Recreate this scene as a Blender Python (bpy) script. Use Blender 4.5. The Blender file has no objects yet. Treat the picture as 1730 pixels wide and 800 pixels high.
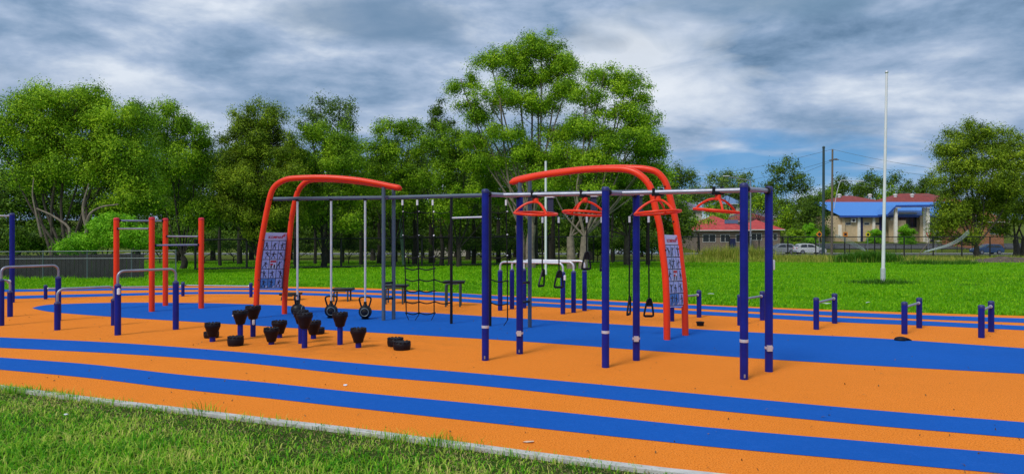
import bpy, math, random
import numpy as np
from mathutils import Vector, Matrix
random.seed(7); RNG = np.random.default_rng(7)
S = bpy.context.scene
COL = S.collection
F = 1250.0; HZ = 390.0; CX = 865.0; EYE = 1.7

# ---------------------------------------------------------------- terrain + pixel helpers
def sm(a, b, x):
    t = min(1, max(0, (x - a) / (b - a))); return t * t * (3 - 2 * t)
def Zt(Y):
    z = -0.02
    if Y > 24: z -= 0.02 * (min(Y, 112) - 24) * sm(24, 34, Y)
    if Y > 118: z += 1.55 * sm(118, 152, Y)
    if Y > 150: z += (Y - 150) * 0.022
    return z
def gc(px, py):                       # court plane z=0
    Y = EYE * F / (py - HZ); return ((px - CX) / F * Y, Y)
def gt(px, py):                       # sloping field
    lo, hi = 3.0, 112.0
    for _ in range(50):
        m = (lo + hi) / 2
        if HZ + F * (EYE - Zt(m)) / m > py: lo = m
        else: hi = m
    return ((px - CX) / F * lo, lo)
def at(px, py, Y): return ((px - CX) / F * Y, Y, EYE + (HZ - py) / F * Y)
def zpx(py, Y): return EYE + (HZ - py) / F * Y
def onplane(px, py, A, B):            # vertical plane through plan points A,B
    k = (px - CX) / F; dx, dy = B[0] - A[0], B[1] - A[1]
    t = (k * A[1] - A[0]) / (dx - k * dy)
    Y = A[1] + t * dy
    return ((px - CX) / F * Y, Y, EYE + (HZ - py) / F * Y)
def catmull(P, n=8):
    P = [np.array(p, float) for p in P]
    Q = [2 * P[0] - P[1]] + P + [2 * P[-1] - P[-2]]
    out = []
    for i in range(1, len(Q) - 2):
        a, b, c, d = Q[i - 1], Q[i], Q[i + 1], Q[i + 2]
        for k in range(n):
            t = k / n
            out.append(.5 * ((2 * b) + (c - a) * t + (2 * a - 5 * b + 4 * c - d) * t * t + (3 * b - a - 3 * c + d) * t ** 3))
    out.append(P[-1]); return out

# ---------------------------------------------------------------- geometry collector
class Geo:
    def __init__(s): s.v = []; s.f = []; s.m = []
    def add(s, V, Fc, m=0):
        o = len(s.v); s.v.extend([tuple(map(float, p)) for p in V])
        for f in Fc: s.f.append(tuple(i + o for i in f)); s.m.append(m)
    def tube(s, P, r, n=10, m=0, caps=True, closed=False):
        P = [Vector(p) for p in P]; N = len(P)
        R = r if hasattr(r, '__len__') else [r] * N
        V = []; prev = None
        for i in range(N):
            if closed: t = P[(i + 1) % N] - P[i - 1]
            else: t = P[min(i + 1, N - 1)] - P[max(i - 1, 0)]
            t.normalize()
            if prev is None:
                a = Vector((0, 0, 1)) if abs(t.z) < .9 else Vector((1, 0, 0))
                u = t.cross(a).normalized()
            else:
                u = (prev - t * prev.dot(t))
                u = u.normalized() if u.length > 1e-6 else t.orthogonal().normalized()
            prev = u; w = t.cross(u)
            for k in range(n):
                a = 2 * math.pi * k / n
                V.append(P[i] + (u * math.cos(a) + w * math.sin(a)) * R[i])
        Fc = []
        M = N if closed else N - 1
        for i in range(M):
            j = (i + 1) % N
            for k in range(n):
                l = (k + 1) % n
                Fc.append((i * n + k, i * n + l, j * n + l, j * n + k))
        if caps and not closed:
            Fc.append(tuple(range(n))[::-1]); Fc.append(tuple((N - 1) * n + k for k in range(n)))
        s.add(V, Fc, m)
    def box(s, c, d, rz=0, m=0):
        x, y, z = d[0] / 2, d[1] / 2, d[2] / 2
        V = [(-x, -y, -z), (x, -y, -z), (x, y, -z), (-x, y, -z), (-x, -y, z), (x, -y, z), (x, y, z), (-x, y, z)]
        ca, sa = math.cos(rz), math.sin(rz)
        V = [(c[0] + p[0] * ca - p[1] * sa, c[1] + p[0] * sa + p[1] * ca, c[2] + p[2]) for p in V]
        s.add(V, [(0, 3, 2, 1), (4, 5, 6, 7), (0, 1, 5, 4), (1, 2, 6, 5), (2, 3, 7, 6), (3, 0, 4, 7)], m)
    def lathe(s, prof, c, n=20, m=0, wob=0, freq=7):
        V = []; Fc = []
        for (r, z) in prof:
            for k in range(n):
                a = 2 * math.pi * k / n
                rr = r * (1 + wob * math.sin(freq * a))
                V.append((c[0] + rr * math.cos(a), c[1] + rr * math.sin(a), c[2] + z))
        for i in range(len(prof) - 1):
            for k in range(n):
                l = (k + 1) % n
                Fc.append((i * n + k, i * n + l, (i + 1) * n + l, (i + 1) * n + k))
        Fc.append(tuple(range(n))[::-1]); Fc.append(tuple((len(prof) - 1) * n + k for k in range(n)))
        s.add(V, Fc, m)
    def sphere(s, c, r, n=14, k=8, sc=(1, 1, 1), m=0):
        prof = []
        V = []; Fc = []
        for i in range(1, k):
            t = math.pi * i / k
            for j in range(n):
                a = 2 * math.pi * j / n
                V.append((c[0] + r * sc[0] * math.sin(t) * math.cos(a), c[1] + r * sc[1] * math.sin(t) * math.sin(a), c[2] + r * sc[2] * math.cos(t)))
        for i in range(k - 2):
            for j in range(n):
                l = (j + 1) % n
                Fc.append((i * n + j, (i + 1) * n + j, (i + 1) * n + l, i * n + l))
        Fc.append(tuple(range(n))); Fc.append(tuple((k - 2) * n + j for j in range(n))[::-1])
        s.add(V, Fc, m)

def link_mesh(name, V, Fc, mats, mi=None, smooth=False, parent=None, origin=(0, 0, 0)):
    me = bpy.data.meshes.new(name)
    V = np.asarray(V, float) - np.array(origin)
    me.from_pydata(V.tolist(), [], Fc)
    for m in (mats if isinstance(mats, (list, tuple)) else [mats]): me.materials.append(m)
    if mi is not None and len(set(mi)) > 1: me.polygons.foreach_set('material_index', mi)
    if smooth: me.polygons.foreach_set('use_smooth', [True] * len(me.polygons))
    me.update()
    o = bpy.data.objects.new(name, me); COL.objects.link(o)
    if parent is not None: o.parent = parent
    return o
ORG = {}
def thing(name, label, cat, loc, group=None):
    o = bpy.data.objects.new(name, None); COL.objects.link(o); o.empty_display_size = .1
    o.location = loc; ORG[o.name] = tuple(loc)
    o['label'] = label; o['category'] = cat
    if group: o['group'] = group
    return o
def part(name, g, mats, parent, smooth=True, bevel=0, label=None, flat_angle=40):
    org = ORG[parent.name]
    o = link_mesh(name, g.v, g.f, mats, g.m, smooth, parent, org)
    ORG[o.name] = org
    if label: o['label'] = label
    if smooth: auto(o, flat_angle)
    if bevel:
        b = o.modifiers.new('bevel', 'BEVEL'); b.width = bevel; b.segments = 2; b.limit_method = 'ANGLE'
    return o
def auto(o, ang):
    me = o.data
    try: me.set_sharp_from_angle(angle=math.radians(ang))
    except Exception: pass
def single(name, g, mats, label, cat, group=None, smooth=True, origin=None, bevel=0):
    org = origin or tuple(np.mean(np.array(g.v), axis=0)[:2]) + (min(p[2] for p in g.v),)
    o = link_mesh(name, g.v, g.f, mats, g.m, smooth, None, org); o.location = org
    if smooth: auto(o, 40)
    o['label'] = label; o['category'] = cat
    if group: o['group'] = group
    if bevel:
        b = o.modifiers.new('bevel', 'BEVEL'); b.width = bevel; b.segments = 2; b.limit_method = 'ANGLE'
    return o
def struct(name, g, mats, kind='structure', smooth=False):
    o = link_mesh(name, g.v, g.f, mats, g.m, smooth); o['kind'] = kind; return o

# ---------------------------------------------------------------- materials
def newmat(name):
    m = bpy.data.materials.new(name); m.use_nodes = True
    nt = m.node_tree; nt.nodes.clear()
    out = nt.nodes.new('ShaderNodeOutputMaterial'); return m, nt, out
def N(nt, t, **kw):
    n = nt.nodes.new(t)
    for k, v in kw.items(): setattr(n, k, v)
    return n
def ramp(nt, fac, stops, interp='LINEAR'):
    r = N(nt, 'ShaderNodeValToRGB'); r.color_ramp.interpolation = interp
    e = r.color_ramp.elements
    e[0].position = stops[0][0]; e[0].color = (*stops[0][1], 1)
    e[1].position = stops[1][0]; e[1].color = (*stops[1][1], 1)
    for p, c in stops[2:]:
        x = e.new(p); x.color = (*c, 1)
    nt.links.new(fac, r.inputs[0]); return r.outputs[0]
def noise(nt, scale, detail=4, rough=.55, coord=None, w=None):
    n = N(nt, 'ShaderNodeTexNoise'); n.inputs['Scale'].default_value = scale
    n.inputs['Detail'].default_value = detail; n.inputs['Roughness'].default_value = rough
    if coord is not None: nt.links.new(coord, n.inputs['Vector'])
    return n.outputs['Fac']
def mix(nt, fac, a, b, mode='MIX'):
    n = N(nt, 'ShaderNodeMix', data_type='RGBA', blend_type=mode)
    for s, v in ((0, fac), (6, a), (7, b)):
        if isinstance(v, (int, float)): n.inputs[s].default_value = v
        elif isinstance(v, (tuple, list)): n.inputs[s].default_value = (*v, 1)
        else: nt.links.new(v, n.inputs[s])
    return n.outputs[2]
def math_(nt, op, a, b=None, clamp=False):
    n = N(nt, 'ShaderNodeMath', operation=op, use_clamp=clamp)
    for s, v in ((0, a), (1, b)):
        if v is None: continue
        if isinstance(v, (int, float)): n.inputs[s].default_value = v
        else: nt.links.new(v, n.inputs[s])
    return n.outputs[0]
def pos(nt): return N(nt, 'ShaderNodeNewGeometry').outputs['Position']
def objc(nt): return N(nt, 'ShaderNodeTexCoord').outputs['Object']
def bump(nt, h, strength, dist=.01):
    b = N(nt, 'ShaderNodeBump'); b.inputs['Strength'].default_value = strength; b.inputs['Distance'].default_value = dist
    nt.links.new(h, b.inputs['Height']); return b.outputs[0]
def principled(name, base, rough=.5, metal=0, var=.12, vscale=3, bmp=0, bscale=40, spec=.5, grime=None):
    m, nt, out = newmat(name)
    p = N(nt, 'ShaderNodeBsdfPrincipled'); nt.links.new(p.outputs[0], out.inputs[0])
    c = pos(nt)
    f = noise(nt, vscale, 5, .6, c)
    lo = tuple(x * (1 - var) for x in base); hi = tuple(min(1, x * (1 + var)) for x in base)
    colr = ramp(nt, f, [(.3, lo), (.7, hi)])
    if grime:
        g = noise(nt, grime[1], 6, .7, c)
        colr = mix(nt, ramp(nt, g, [(grime[2], (0, 0, 0)), (grime[2] + .08, (1, 1, 1))]), colr, grime[0])
    nt.links.new(colr, p.inputs['Base Color'])
    rr = math_(nt, 'MULTIPLY_ADD', noise(nt, 12, 4, .6, c), .25); 
    rr.node.inputs[2].default_value = rough - .12
    nt.links.new(rr, p.inputs['Roughness'])
    p.inputs['Metallic'].default_value = metal; p.inputs['Specular IOR Level'].default_value = spec
    if bmp: nt.links.new(bump(nt, noise(nt, bscale, 3, .6, c), bmp), p.inputs['Normal'])
    return m
def leafmat(name, c1, c2, c3, trans=.22):
    m, nt, out = newmat(name)
    g = N(nt, 'ShaderNodeNewGeometry')
    r = g.outputs['Random Per Island']; n = noise(nt, .8, 3, .6, g.outputs['Position'])
    f = math_(nt, 'ADD', math_(nt, 'MULTIPLY', r, .38), math_(nt, 'MULTIPLY', n, .85))
    c = ramp(nt, f, [(.36, c1), (.62, c2), (.88, c3)])
    d = N(nt, 'ShaderNodeBsdfPrincipled'); d.inputs['Roughness'].default_value = .5; d.inputs['Specular IOR Level'].default_value = .12
    t = N(nt, 'ShaderNodeBsdfTranslucent'); mx = N(nt, 'ShaderNodeMixShader'); mx.inputs[0].default_value = trans
    nt.links.new(c, d.inputs['Base Color']); nt.links.new(c, t.inputs[0])
    nt.links.new(d.outputs[0], mx.inputs[1]); nt.links.new(t.outputs[0], mx.inputs[2]); nt.links.new(mx.outputs[0], out.inputs[0])
    return m
def rubber(name, base, dark, light, stain=False):
    m, nt, out = newmat(name)
    p = N(nt, 'ShaderNodeBsdfPrincipled'); nt.links.new(p.outputs[0], out.inputs[0])
    c = pos(nt)
    v = N(nt, 'ShaderNodeTexVoronoi'); v.inputs['Scale'].default_value = 150; nt.links.new(c, v.inputs['Vector'])
    g = ramp(nt, noise(nt, 78, 3, .75, c), [(.36, dark), (.46, base), (.56, base), (.66, light)])
    big = noise(nt, .55, 6, .6, c)
    colr = mix(nt, math_(nt, 'MULTIPLY', ramp(nt, big, [(.35, (0, 0, 0)), (.75, (1, 1, 1))]), .5), g, tuple(x * .82 for x in base))
    fine = noise(nt, 9, 5, .7, c)
    colr = mix(nt, math_(nt, 'MULTIPLY', ramp(nt, fine, [(.5, (0, 0, 0)), (.8, (1, 1, 1))]), .3), colr, tuple(min(1, x * 1.15 + .02) for x in base))
    spots = noise(nt, 4.3, 8, .75, c)
    colr = mix(nt, math_(nt, 'MULTIPLY', ramp(nt, spots, [(.68, (0, 0, 0)), (.74, (1, 1, 1))]), .5), colr, tuple(x * .55 for x in base))
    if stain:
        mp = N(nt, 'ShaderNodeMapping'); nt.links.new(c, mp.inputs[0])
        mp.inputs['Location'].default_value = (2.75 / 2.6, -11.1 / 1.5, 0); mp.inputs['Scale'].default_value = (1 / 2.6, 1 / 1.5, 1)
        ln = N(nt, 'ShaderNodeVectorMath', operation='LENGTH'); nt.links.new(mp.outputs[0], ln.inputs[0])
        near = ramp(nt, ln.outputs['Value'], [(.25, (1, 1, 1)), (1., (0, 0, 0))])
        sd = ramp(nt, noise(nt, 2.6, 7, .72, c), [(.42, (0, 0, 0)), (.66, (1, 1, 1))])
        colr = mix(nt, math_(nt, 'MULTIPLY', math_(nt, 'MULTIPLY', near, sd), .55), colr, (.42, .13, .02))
    nt.links.new(colr, p.inputs['Base Color']); p.inputs['Roughness'].default_value = .9; p.inputs['Specular IOR Level'].default_value = .08
    nt.links.new(bump(nt, v.outputs['Distance'], .5, .006), p.inputs['Normal'])
    return m

M_ORUB = rubber('orange_rubber', (.85, .235, .022), (.36, .06, .003), (1., .40, .085), True)
M_BRUB = rubber('blue_rubber', (.008, .105, .46), (.006, .085, .39), (.016, .125, .52))
M_BLUE = principled('blue_paint', (.006, .013, .21), .4, var=.25, spec=.25, grime=((.05, .05, .16), 20, .70))
M_CAP = principled('blue_cap', (.02, .025, .14), .5)
M_RED = principled('orange_paint', (.83, .042, .006), .36, var=.08, spec=.35, grime=((.5, .03, .01), 12, .74))
M_GREY = principled('grey_paint', (.07, .10, .145), .4, var=.12)
M_STEEL = principled('galvanised_steel', (.30, .31, .38), .4, .5, var=.15, vscale=9)
M_STEELW = principled('brushed_white_steel', (.62, .63, .68), .35, .35, var=.1, vscale=9)
M_BLK = principled('black_plastic', (.006, .006, .008), .42, var=.3, spec=.3)
M_POD = principled('speckled_black_rubber', (.006, .004, .008), .55, var=.3, bmp=.5, bscale=70, spec=.22, grime=((.20, .12, .18), 60, .66))
M_ROPE = principled('black_rope', (.007, .007, .009), .8, spec=.2, bmp=.6, bscale=160)
M_WHITE = principled('white_plastic', (.75, .75, .78), .5, var=.06)
M_SOFFP = principled('faded_paper', (.72, .5, .36), .8)
M_NAVY = principled('navy_strap', (.015, .018, .06), .6)
M_CONC = principled('kerb_concrete', (.50, .485, .46), .85, var=.2, vscale=6, bmp=.5, bscale=60, grime=((.22, .2, .17), 3, .6))
M_SIGNW = principled('sign_sheet', (.62, .62, .86), .45, var=.04)
M_SIGNK = principled('sign_black', (.015, .015, .03), .5)
M_SIGNC = principled('sign_picture', (.46, .52, .84), .5, var=.1, vscale=30)
M_SIGNB = principled('sign_picture_blue', (.08, .26, .6), .5, var=.2, vscale=30)
M_SIGNF = principled('sign_pale', (.66, .68, .88), .5, var=.05)
M_SIGNR = principled('sign_red', (.6, .01, .03), .5)
M_FBLK = principled('fence_black', (.008, .008, .009), .5)
M_FGAL = principled('fence_galvanised', (.11, .14, .15), .5, .3)
M_PANEL = principled('grey_fence_boards', (.020, .019, .02), .7, var=.3, vscale=5)
M_BARK = principled('grey_bark', (.085, .068, .052), .9, var=.45, vscale=6, bmp=.8, bscale=22)
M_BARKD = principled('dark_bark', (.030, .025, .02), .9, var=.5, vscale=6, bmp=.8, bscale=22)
M_BARKP = principled('pale_bark', (.22, .175, .135), .85, var=.4, vscale=5, bmp=.7, bscale=18)
L_A = leafmat('leaf_fresh', (0.04, 0.11, 0.005), (0.19, 0.38, 0.01), (0.52, 0.74, 0.03))
L_B = leafmat('leaf_mid', (0.032, 0.085, 0.005), (0.155, 0.32, 0.009), (0.46, 0.68, 0.025))
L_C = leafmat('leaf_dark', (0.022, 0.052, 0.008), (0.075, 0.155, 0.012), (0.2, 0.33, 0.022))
L_D = leafmat('leaf_grey', (0.04, 0.08, 0.02), (0.12, 0.21, 0.035), (0.27, 0.4, 0.06))
L_O = leafmat('leaf_olive', (0.035, 0.066, 0.005), (0.14, 0.24, 0.01), (0.46, 0.6, 0.03))
L_L = leafmat('leaf_lime', (0.06, 0.21, 0.006), (0.17, 0.46, 0.012), (0.36, 0.7, 0.03))
M_TIMB = principled('weathered_timber', (.16, .13, .10), .85, var=.3, vscale=8)
M_POLEG = principled('green_steel', (.03, .06, .065), .5)
M_ROAD = principled('asphalt', (.075, .075, .08), .9, var=.2, vscale=2)
M_SOIL = principled('bare_earth', (.10, .075, .055), .95, var=.4, vscale=4, bmp=.8, bscale=20)

# field ground
def groundmat():
    m, nt, out = newmat('mown_grass')
    p = N(nt, 'ShaderNodeBsdfPrincipled'); nt.links.new(p.outputs[0], out.inputs[0])
    c = pos(nt)
    sx = N(nt, 'ShaderNodeSeparateXYZ'); nt.links.new(c, sx.inputs[0])
    a = ramp(nt, noise(nt, .35, 6, .65, c), [(.3, (.06, .22, .002)), (.55, (.115, .33, .003)), (.75, (.2, .42, .006))])
    fine = ramp(nt, noise(nt, 5, 7, .8, c), [(.3, (.35, .35, .35)), (.7, (1.35, 1.35, 1.35))])
    colr = mix(nt, .85, a, fine, 'MULTIPLY')
    patch = ramp(nt, noise(nt, .13, 5, .6, c), [(.35, (.78, .82, .8)), (.55, (1, 1, 1)), (.7, (1.25, 1.08, 1.1))])
    colr = mix(nt, 1., colr, patch, 'MULTIPLY')
    # rough unmown verge and street edge beyond the field
    far = ramp(nt, math_(nt, 'MULTIPLY', sx.outputs['Y'], .01), [(.56, (0, 0, 0)), (.66, (1, 1, 1))])
    rough = ramp(nt, noise(nt, .8, 6, .7, c), [(.35, (.055, .10, .012)), (.55, (.12, .15, .02)), (.72, (.14, .11, .055))])
    colr = mix(nt, far, colr, rough)
    # soil under the near verge
    near = ramp(nt, math_(nt, 'MULTIPLY', sx.outputs['Y'], .1), [(.9, (1, 1, 1)), (1.1, (0, 0, 0))])
    soil = ramp(nt, noise(nt, 3, 6, .7, c), [(.35, (.03, .075, .008)), (.6, (.06, .085, .02)), (.75, (.16, .13, .055))])
    colr = mix(nt, near, colr, soil)
    nt.links.new(colr, p.inputs['Base Color']); p.inputs['Roughness'].default_value = .95; p.inputs['Specular IOR Level'].default_value = .03
    nt.links.new(bump(nt, noise(nt, 7, 6, .8, c), .6, .1), p.inputs['Normal'])
    return m
M_FIELD = groundmat()
def bladesmat(name, stops, trans=.35):
    m, nt, out = newmat(name)
    g = N(nt, 'ShaderNodeNewGeometry')
    f = math_(nt, 'ADD', math_(nt, 'MULTIPLY', g.outputs['Random Per Island'], .45), math_(nt, 'MULTIPLY', noise(nt, 1.3, 5, .65, g.outputs['Position']), .85))
    c = ramp(nt, f, stops)
    d = N(nt, 'ShaderNodeBsdfPrincipled'); d.inputs['Roughness'].default_value = .5; d.inputs['Specular IOR Level'].default_value = .12
    t = N(nt, 'ShaderNodeBsdfTranslucent'); mx = N(nt, 'ShaderNodeMixShader'); mx.inputs[0].default_value = trans
    nt.links.new(c, d.inputs['Base Color']); nt.links.new(c, t.inputs[0])
    nt.links.new(d.outputs[0], mx.inputs[1]); nt.links.new(t.outputs[0], mx.inputs[2]); nt.links.new(mx.outputs[0], out.inputs[0])
    return m
M_BLADE = bladesmat('verge_blades', [(.34, (.025, .14, .005)), (.51, (.10, .41, .008)), (.70, (.34, .60, .03)), (.95, (.74, .68, .19))])
M_BLADEF = bladesmat('field_blades', [(.3, (.075, .27, .002)), (.6, (.165, .46, .003)), (.95, (.33, .58, .01))])
M_WEED = bladesmat('weed_blades', [(.3, (.09, .17, .01)), (.6, (.26, .34, .03)), (.95, (.55, .48, .11))])
M_WEEDG = bladesmat('weed_dark_blades', [(.3, (.02, .08, .008)), (.6, (.06, .18, .012)), (.95, (.15, .3, .03))])

# ---------------------------------------------------------------- ground sheets
g = Geo()
ys = list(np.concatenate([np.linspace(-12, 24, 19), np.linspace(26, 160, 68), np.linspace(170, 900, 40)]))
xs = list(np.linspace(-420, 520, 60))
V = [(x * (1 if y > 60 else 1), y, Zt(y)) for y in ys for x in xs]
nx = len(xs)
g.add(V, [(j * nx + i, j * nx + i + 1, (j + 1) * nx + i + 1, (j + 1) * nx + i) for j in range(len(ys) - 1) for i in range(nx - 1)])
struct('ground', g, M_FIELD, smooth=True)

def extend(P, a, b):
    P = [np.array(p) for p in P]
    d0 = (P[0] - P[1]); d0 /= np.linalg.norm(d0); d1 = (P[-1] - P[-2]); d1 /= np.linalg.norm(d1)
    st = 1.2
    A = [P[0] + d0 * t for t in np.arange(st, a + st, st)][::-1] if a else []
    B = [P[-1] + d1 * t for t in np.arange(st, b + st, st)] if b else []
    return A + P + B
kerb_px = [(0, 651), (76, 662), (149, 671), (215, 679), (319, 691), (375, 697), (451, 707), (520, 715), (590, 723), (687, 736), (773, 747), (860, 759.5), (947, 770), (1033, 780), (1120, 791), (1200, 799.5)]
NEAR = [tuple(p) for p in catmull(extend([gc(*p) for p in kerb_px[::2] + [(1205, 799.8)]], 9, 8), 6)]
far_px = [(0, 489), (170, 485), (350, 482), (500, 484), (640, 487), (800, 496), (1000, 505), (1200, 514.5), (1400, 522.5), (1560, 528), (1730, 533)]
FAR = [tuple(p) for p in catmull(extend([gc(*p) for p in far_px], 9, 14), 6)]
def resample(P, n):
    P = np.array(P); s = np.concatenate([[0], np.cumsum(np.linalg.norm(np.diff(P, axis=0), axis=1))])
    t = np.linspace(0, s[-1], n); return np.stack([np.interp(t, s, P[:, 0]), np.interp(t, s, P[:, 1])], 1)
a, b = resample(NEAR, 90), resample(FAR, 90)
g = Geo(); V = []; Fc = []
for i in range(90):
    V += [(a[i][0], a[i][1], -.06), (a[i][0], a[i][1], 0), (b[i][0], b[i][1], 0), (b[i][0], b[i][1], -.06)]
for i in range(89):
    for k in range(3): Fc.append((4 * i + k, 4 * i + 4 + k, 4 * i + 5 + k, 4 * i + 1 + k))
g.add(V, Fc); struct('rubber_court', g, M_ORUB)
def stripe(name, rows, z, ext0, ext1):
    up = catmull(extend([gc(r[0], r[1]) for r in rows], ext0, ext1), 8)
    dn = catmull(extend([gc(r[0], r[2]) for r in rows], ext0, ext1), 8)
    g = Geo(); V = []; 
    for u, d in zip(up, dn): V += [(u[0], u[1], z), (d[0], d[1], z)]
    g.add(V, [(2 * i, 2 * i + 1, 2 * i + 3, 2 * i + 2) for i in range(len(up) - 1)])
    return struct(name, g, M_BRUB)
stripe('painted_band', [(0, 569.5, 587), (200, 579, 597), (400, 594, 611.5), (600, 619 - 6, 637 - 4), (800, 630, 650), (1000, 648, 671), (1200, 667, 692), (1460, 691, 717), (1730, 713, 740)], .004, 8, 7)
stripe('painted_band', [(0, 603.5, 624), (150, 615, 638), (300, 632, 656.5), (450, 646, 672), (600, 662, 689), (900, 691, 722), (1200, 722, 754), (1460, 745, 778), (1730, 768, 803)], .004, 8, 6)
stripe('painted_band', [(55, 519.7, 520.3), (70, 516, 524), (100, 513.5, 528), (200, 511, 535.5), (330, 511.5, 543.5), (430, 514, 549.5), (500, 517, 554), (720, 528, 566.5), (900, 539, 577.5), (1130, 553, 594.5), (1300, 562.5, 606.5), (1480, 571, 617.5), (1730, 588, 631)], .004, 0, 9)
stripe('painted_band', [(-150, 490.5, 494.5), (0, 489, 493), (170, 487, 490.5), (350, 486, 489.3), (500, 487, 490.6), (720, 492.5, 498), (900, 503, 509), (1165, 515, 521), (1400, 526, 532.5), (1560, 532, 539), (1730, 537.5, 545)], .004, 4, 12)
stripe('painted_band', [(-150, 503, 508), (0, 500, 505), (170, 496, 500.5), (350, 492.5, 496.3), (500, 494, 498), (720, 501, 506.5), (900, 511, 517), (1137, 523, 529), (1400, 535.5, 543), (1560, 542, 549.5), (1730, 550, 557.5)], .004, 4, 12)

# kerb: concrete strip outside the near edge
g = Geo(); K = resample(NEAR, 160); V = []; Fc = []
W = .09
for i in range(160):
    t = K[min(i + 1, 159)] - K[max(i - 1, 0)]; t /= np.linalg.norm(t); nrm = np.array([t[1], -t[0]])
    if nrm[1] > 0: nrm = -nrm
    p = K[i]; q = p + nrm * W
    V += [(p[0], p[1], -.05), (p[0], p[1], .012), (q[0], q[1], .012), (q[0], q[1], -.12)]
for i in range(159):
    for k in range(3): Fc.append((4 * i + k, 4 * i + 1 + k, 4 * i + 5 + k, 4 * i + 4 + k))
g.add(V, Fc); struct('kerb', g, M_CONC)

# road and footpath far right
def strip_xy(name, y0, y1, mat, dz, x0=-60, x1=260, slope=0):
    g = Geo(); V = []; n = 40; m = 4
    for i in range(n + 1):
        x = x0 + (x1 - x0) * i / n
        for j in range(m + 1):
            y = y0 + (y1 - y0) * j / m; V.append((x, y, Zt(y) + dz))
    g.add(V, [(i * (m + 1) + j, (i + 1) * (m + 1) + j, (i + 1) * (m + 1) + j + 1, i * (m + 1) + j + 1) for i in range(n) for j in range(m)])
    return struct(name, g, mat)
strip_xy('road', 104, 113, M_ROAD, .05)
strip_xy('footpath', 99.5, 101, M_CONC, .06)
strip_xy('footpath', 114, 115.5, M_CONC, .06)
strip_xy('car_park', 128, 140, M_ROAD, .06, 45, 120)

# ---------------------------------------------------------------- grass blades
def blades(name, P, h, w, mat, lean=.6, kind='stuff', seg=2):
    P = np.asarray(P); n = len(P)
    h = np.asarray(h); w = np.asarray(w)
    ang = RNG.uniform(0, 2 * np.pi, n); d = np.stack([np.cos(ang), np.sin(ang), np.zeros(n)], 1)
    a2 = ang + np.pi / 2 + RNG.uniform(-.6, .6, n); s = np.stack([np.cos(a2), np.sin(a2), np.zeros(n)], 1)
    le = (RNG.uniform(.1, 1, n) * lean)[:, None]
    up = np.array([0, 0, 1.0])
    H = h[:, None]; Wd = w[:, None] / 2
    mid = P + up * H * .55 + d * H * le * .35
    tip = P + up * H * (1 - .35 * le) + d * H * le
    V = np.concatenate([P - s * Wd, P + s * Wd, mid - s * Wd * .8, mid + s * Wd * .8, tip], 1).reshape(-1, 3)
    b = np.arange(n) * 5
    me = bpy.data.meshes.new(name)
    quads = np.stack([b, b + 1, b + 3, b + 2], 1); tris = np.stack([b + 2, b + 3, b + 4], 1)
    loops = np.concatenate([quads, tris], 1).ravel()
    starts = (np.arange(n)[:, None] * 7 + np.array([0, 4])).ravel(); tot = np.tile([4, 3], n)
    me.vertices.add(len(V)); me.vertices.foreach_set('co', V.ravel())
    me.loops.add(len(loops)); me.loops.foreach_set('vertex_index', loops)
    me.polygons.add(2 * n); me.polygons.foreach_set('loop_start', starts); me.polygons.foreach_set('loop_total', tot)
    me.materials.append(mat); me.update(calc_edges=True)
    o = bpy.data.objects.new(name, me); COL.objects.link(o)
    if kind: o['kind'] = kind
    return o
kx = np.array(NEAR)[:, 0]; ky = np.array(NEAR)[:, 1]; od = np.argsort(kx); kx, ky = kx[od], ky[od]
n = 330000
X = RNG.uniform(-10.5, 6, n); Yv = RNG.uniform(2.2, 11.5, n)
edge = np.interp(X, kx, ky) - W - .03
vis = np.abs(X) < Yv * .78 + 1.2
dist = edge - Yv
keep = (dist > -.02) & vis & (Yv > 2.6)
# patchy cover: thin and dry near the kerb, dense further in
def vnoise(x, y, s, seed):
    r = np.random.default_rng(seed); T = r.random((64, 64))
    u = x * s; v = y * s; i = np.floor(u).astype(int); j = np.floor(v).astype(int); fu = u - i; fv = v - j
    fu = fu * fu * (3 - 2 * fu); fv = fv * fv * (3 - 2 * fv)
    t = lambda a, b: T[a % 64, b % 64]
    return (t(i, j) * (1 - fu) + t(i + 1, j) * fu) * (1 - fv) + (t(i, j + 1) * (1 - fu) + t(i + 1, j + 1) * fu) * fv
pn = .6 * vnoise(X, Yv, 1.1, 1) + .4 * vnoise(X, Yv, 3.3, 2)
dens = np.clip(.34 + dist * .7 + (pn - .45) * 1.0, .22, 1)
keep &= RNG.random(n) < dens
X, Yv, dist, pn = X[keep], Yv[keep], dist[keep], pn[keep]
hh = (.028 + .05 * np.clip(dist * .8, 0, 1) * (.4 + pn)) * RNG.uniform(.4, 1.5, len(X))
blades('verge_grass', np.stack([X, Yv, np.full(len(X), -.022)], 1), hh, RNG.uniform(.005, .011, len(X)), M_BLADE, 1.7)
# dry litter and clippings lying in the thin grass
n = 9000; X = RNG.uniform(-8, 5, n); e = np.interp(X, kx, ky) - W; Yv = e - np.abs(RNG.normal(.05, .55, n)); k = Yv > 3.2
M_DRY = bladesmat('dry_blades', [(.3, (.10, .07, .03)), (.6, (.26, .19, .08)), (.95, (.5, .4, .2))], .15)
blades('dry_grass', np.stack([X[k], Yv[k], np.full(k.sum(), -.015)], 1), RNG.uniform(.01, .03, k.sum()), RNG.uniform(.004, .008, k.sum()), M_DRY, 2.6)
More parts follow.
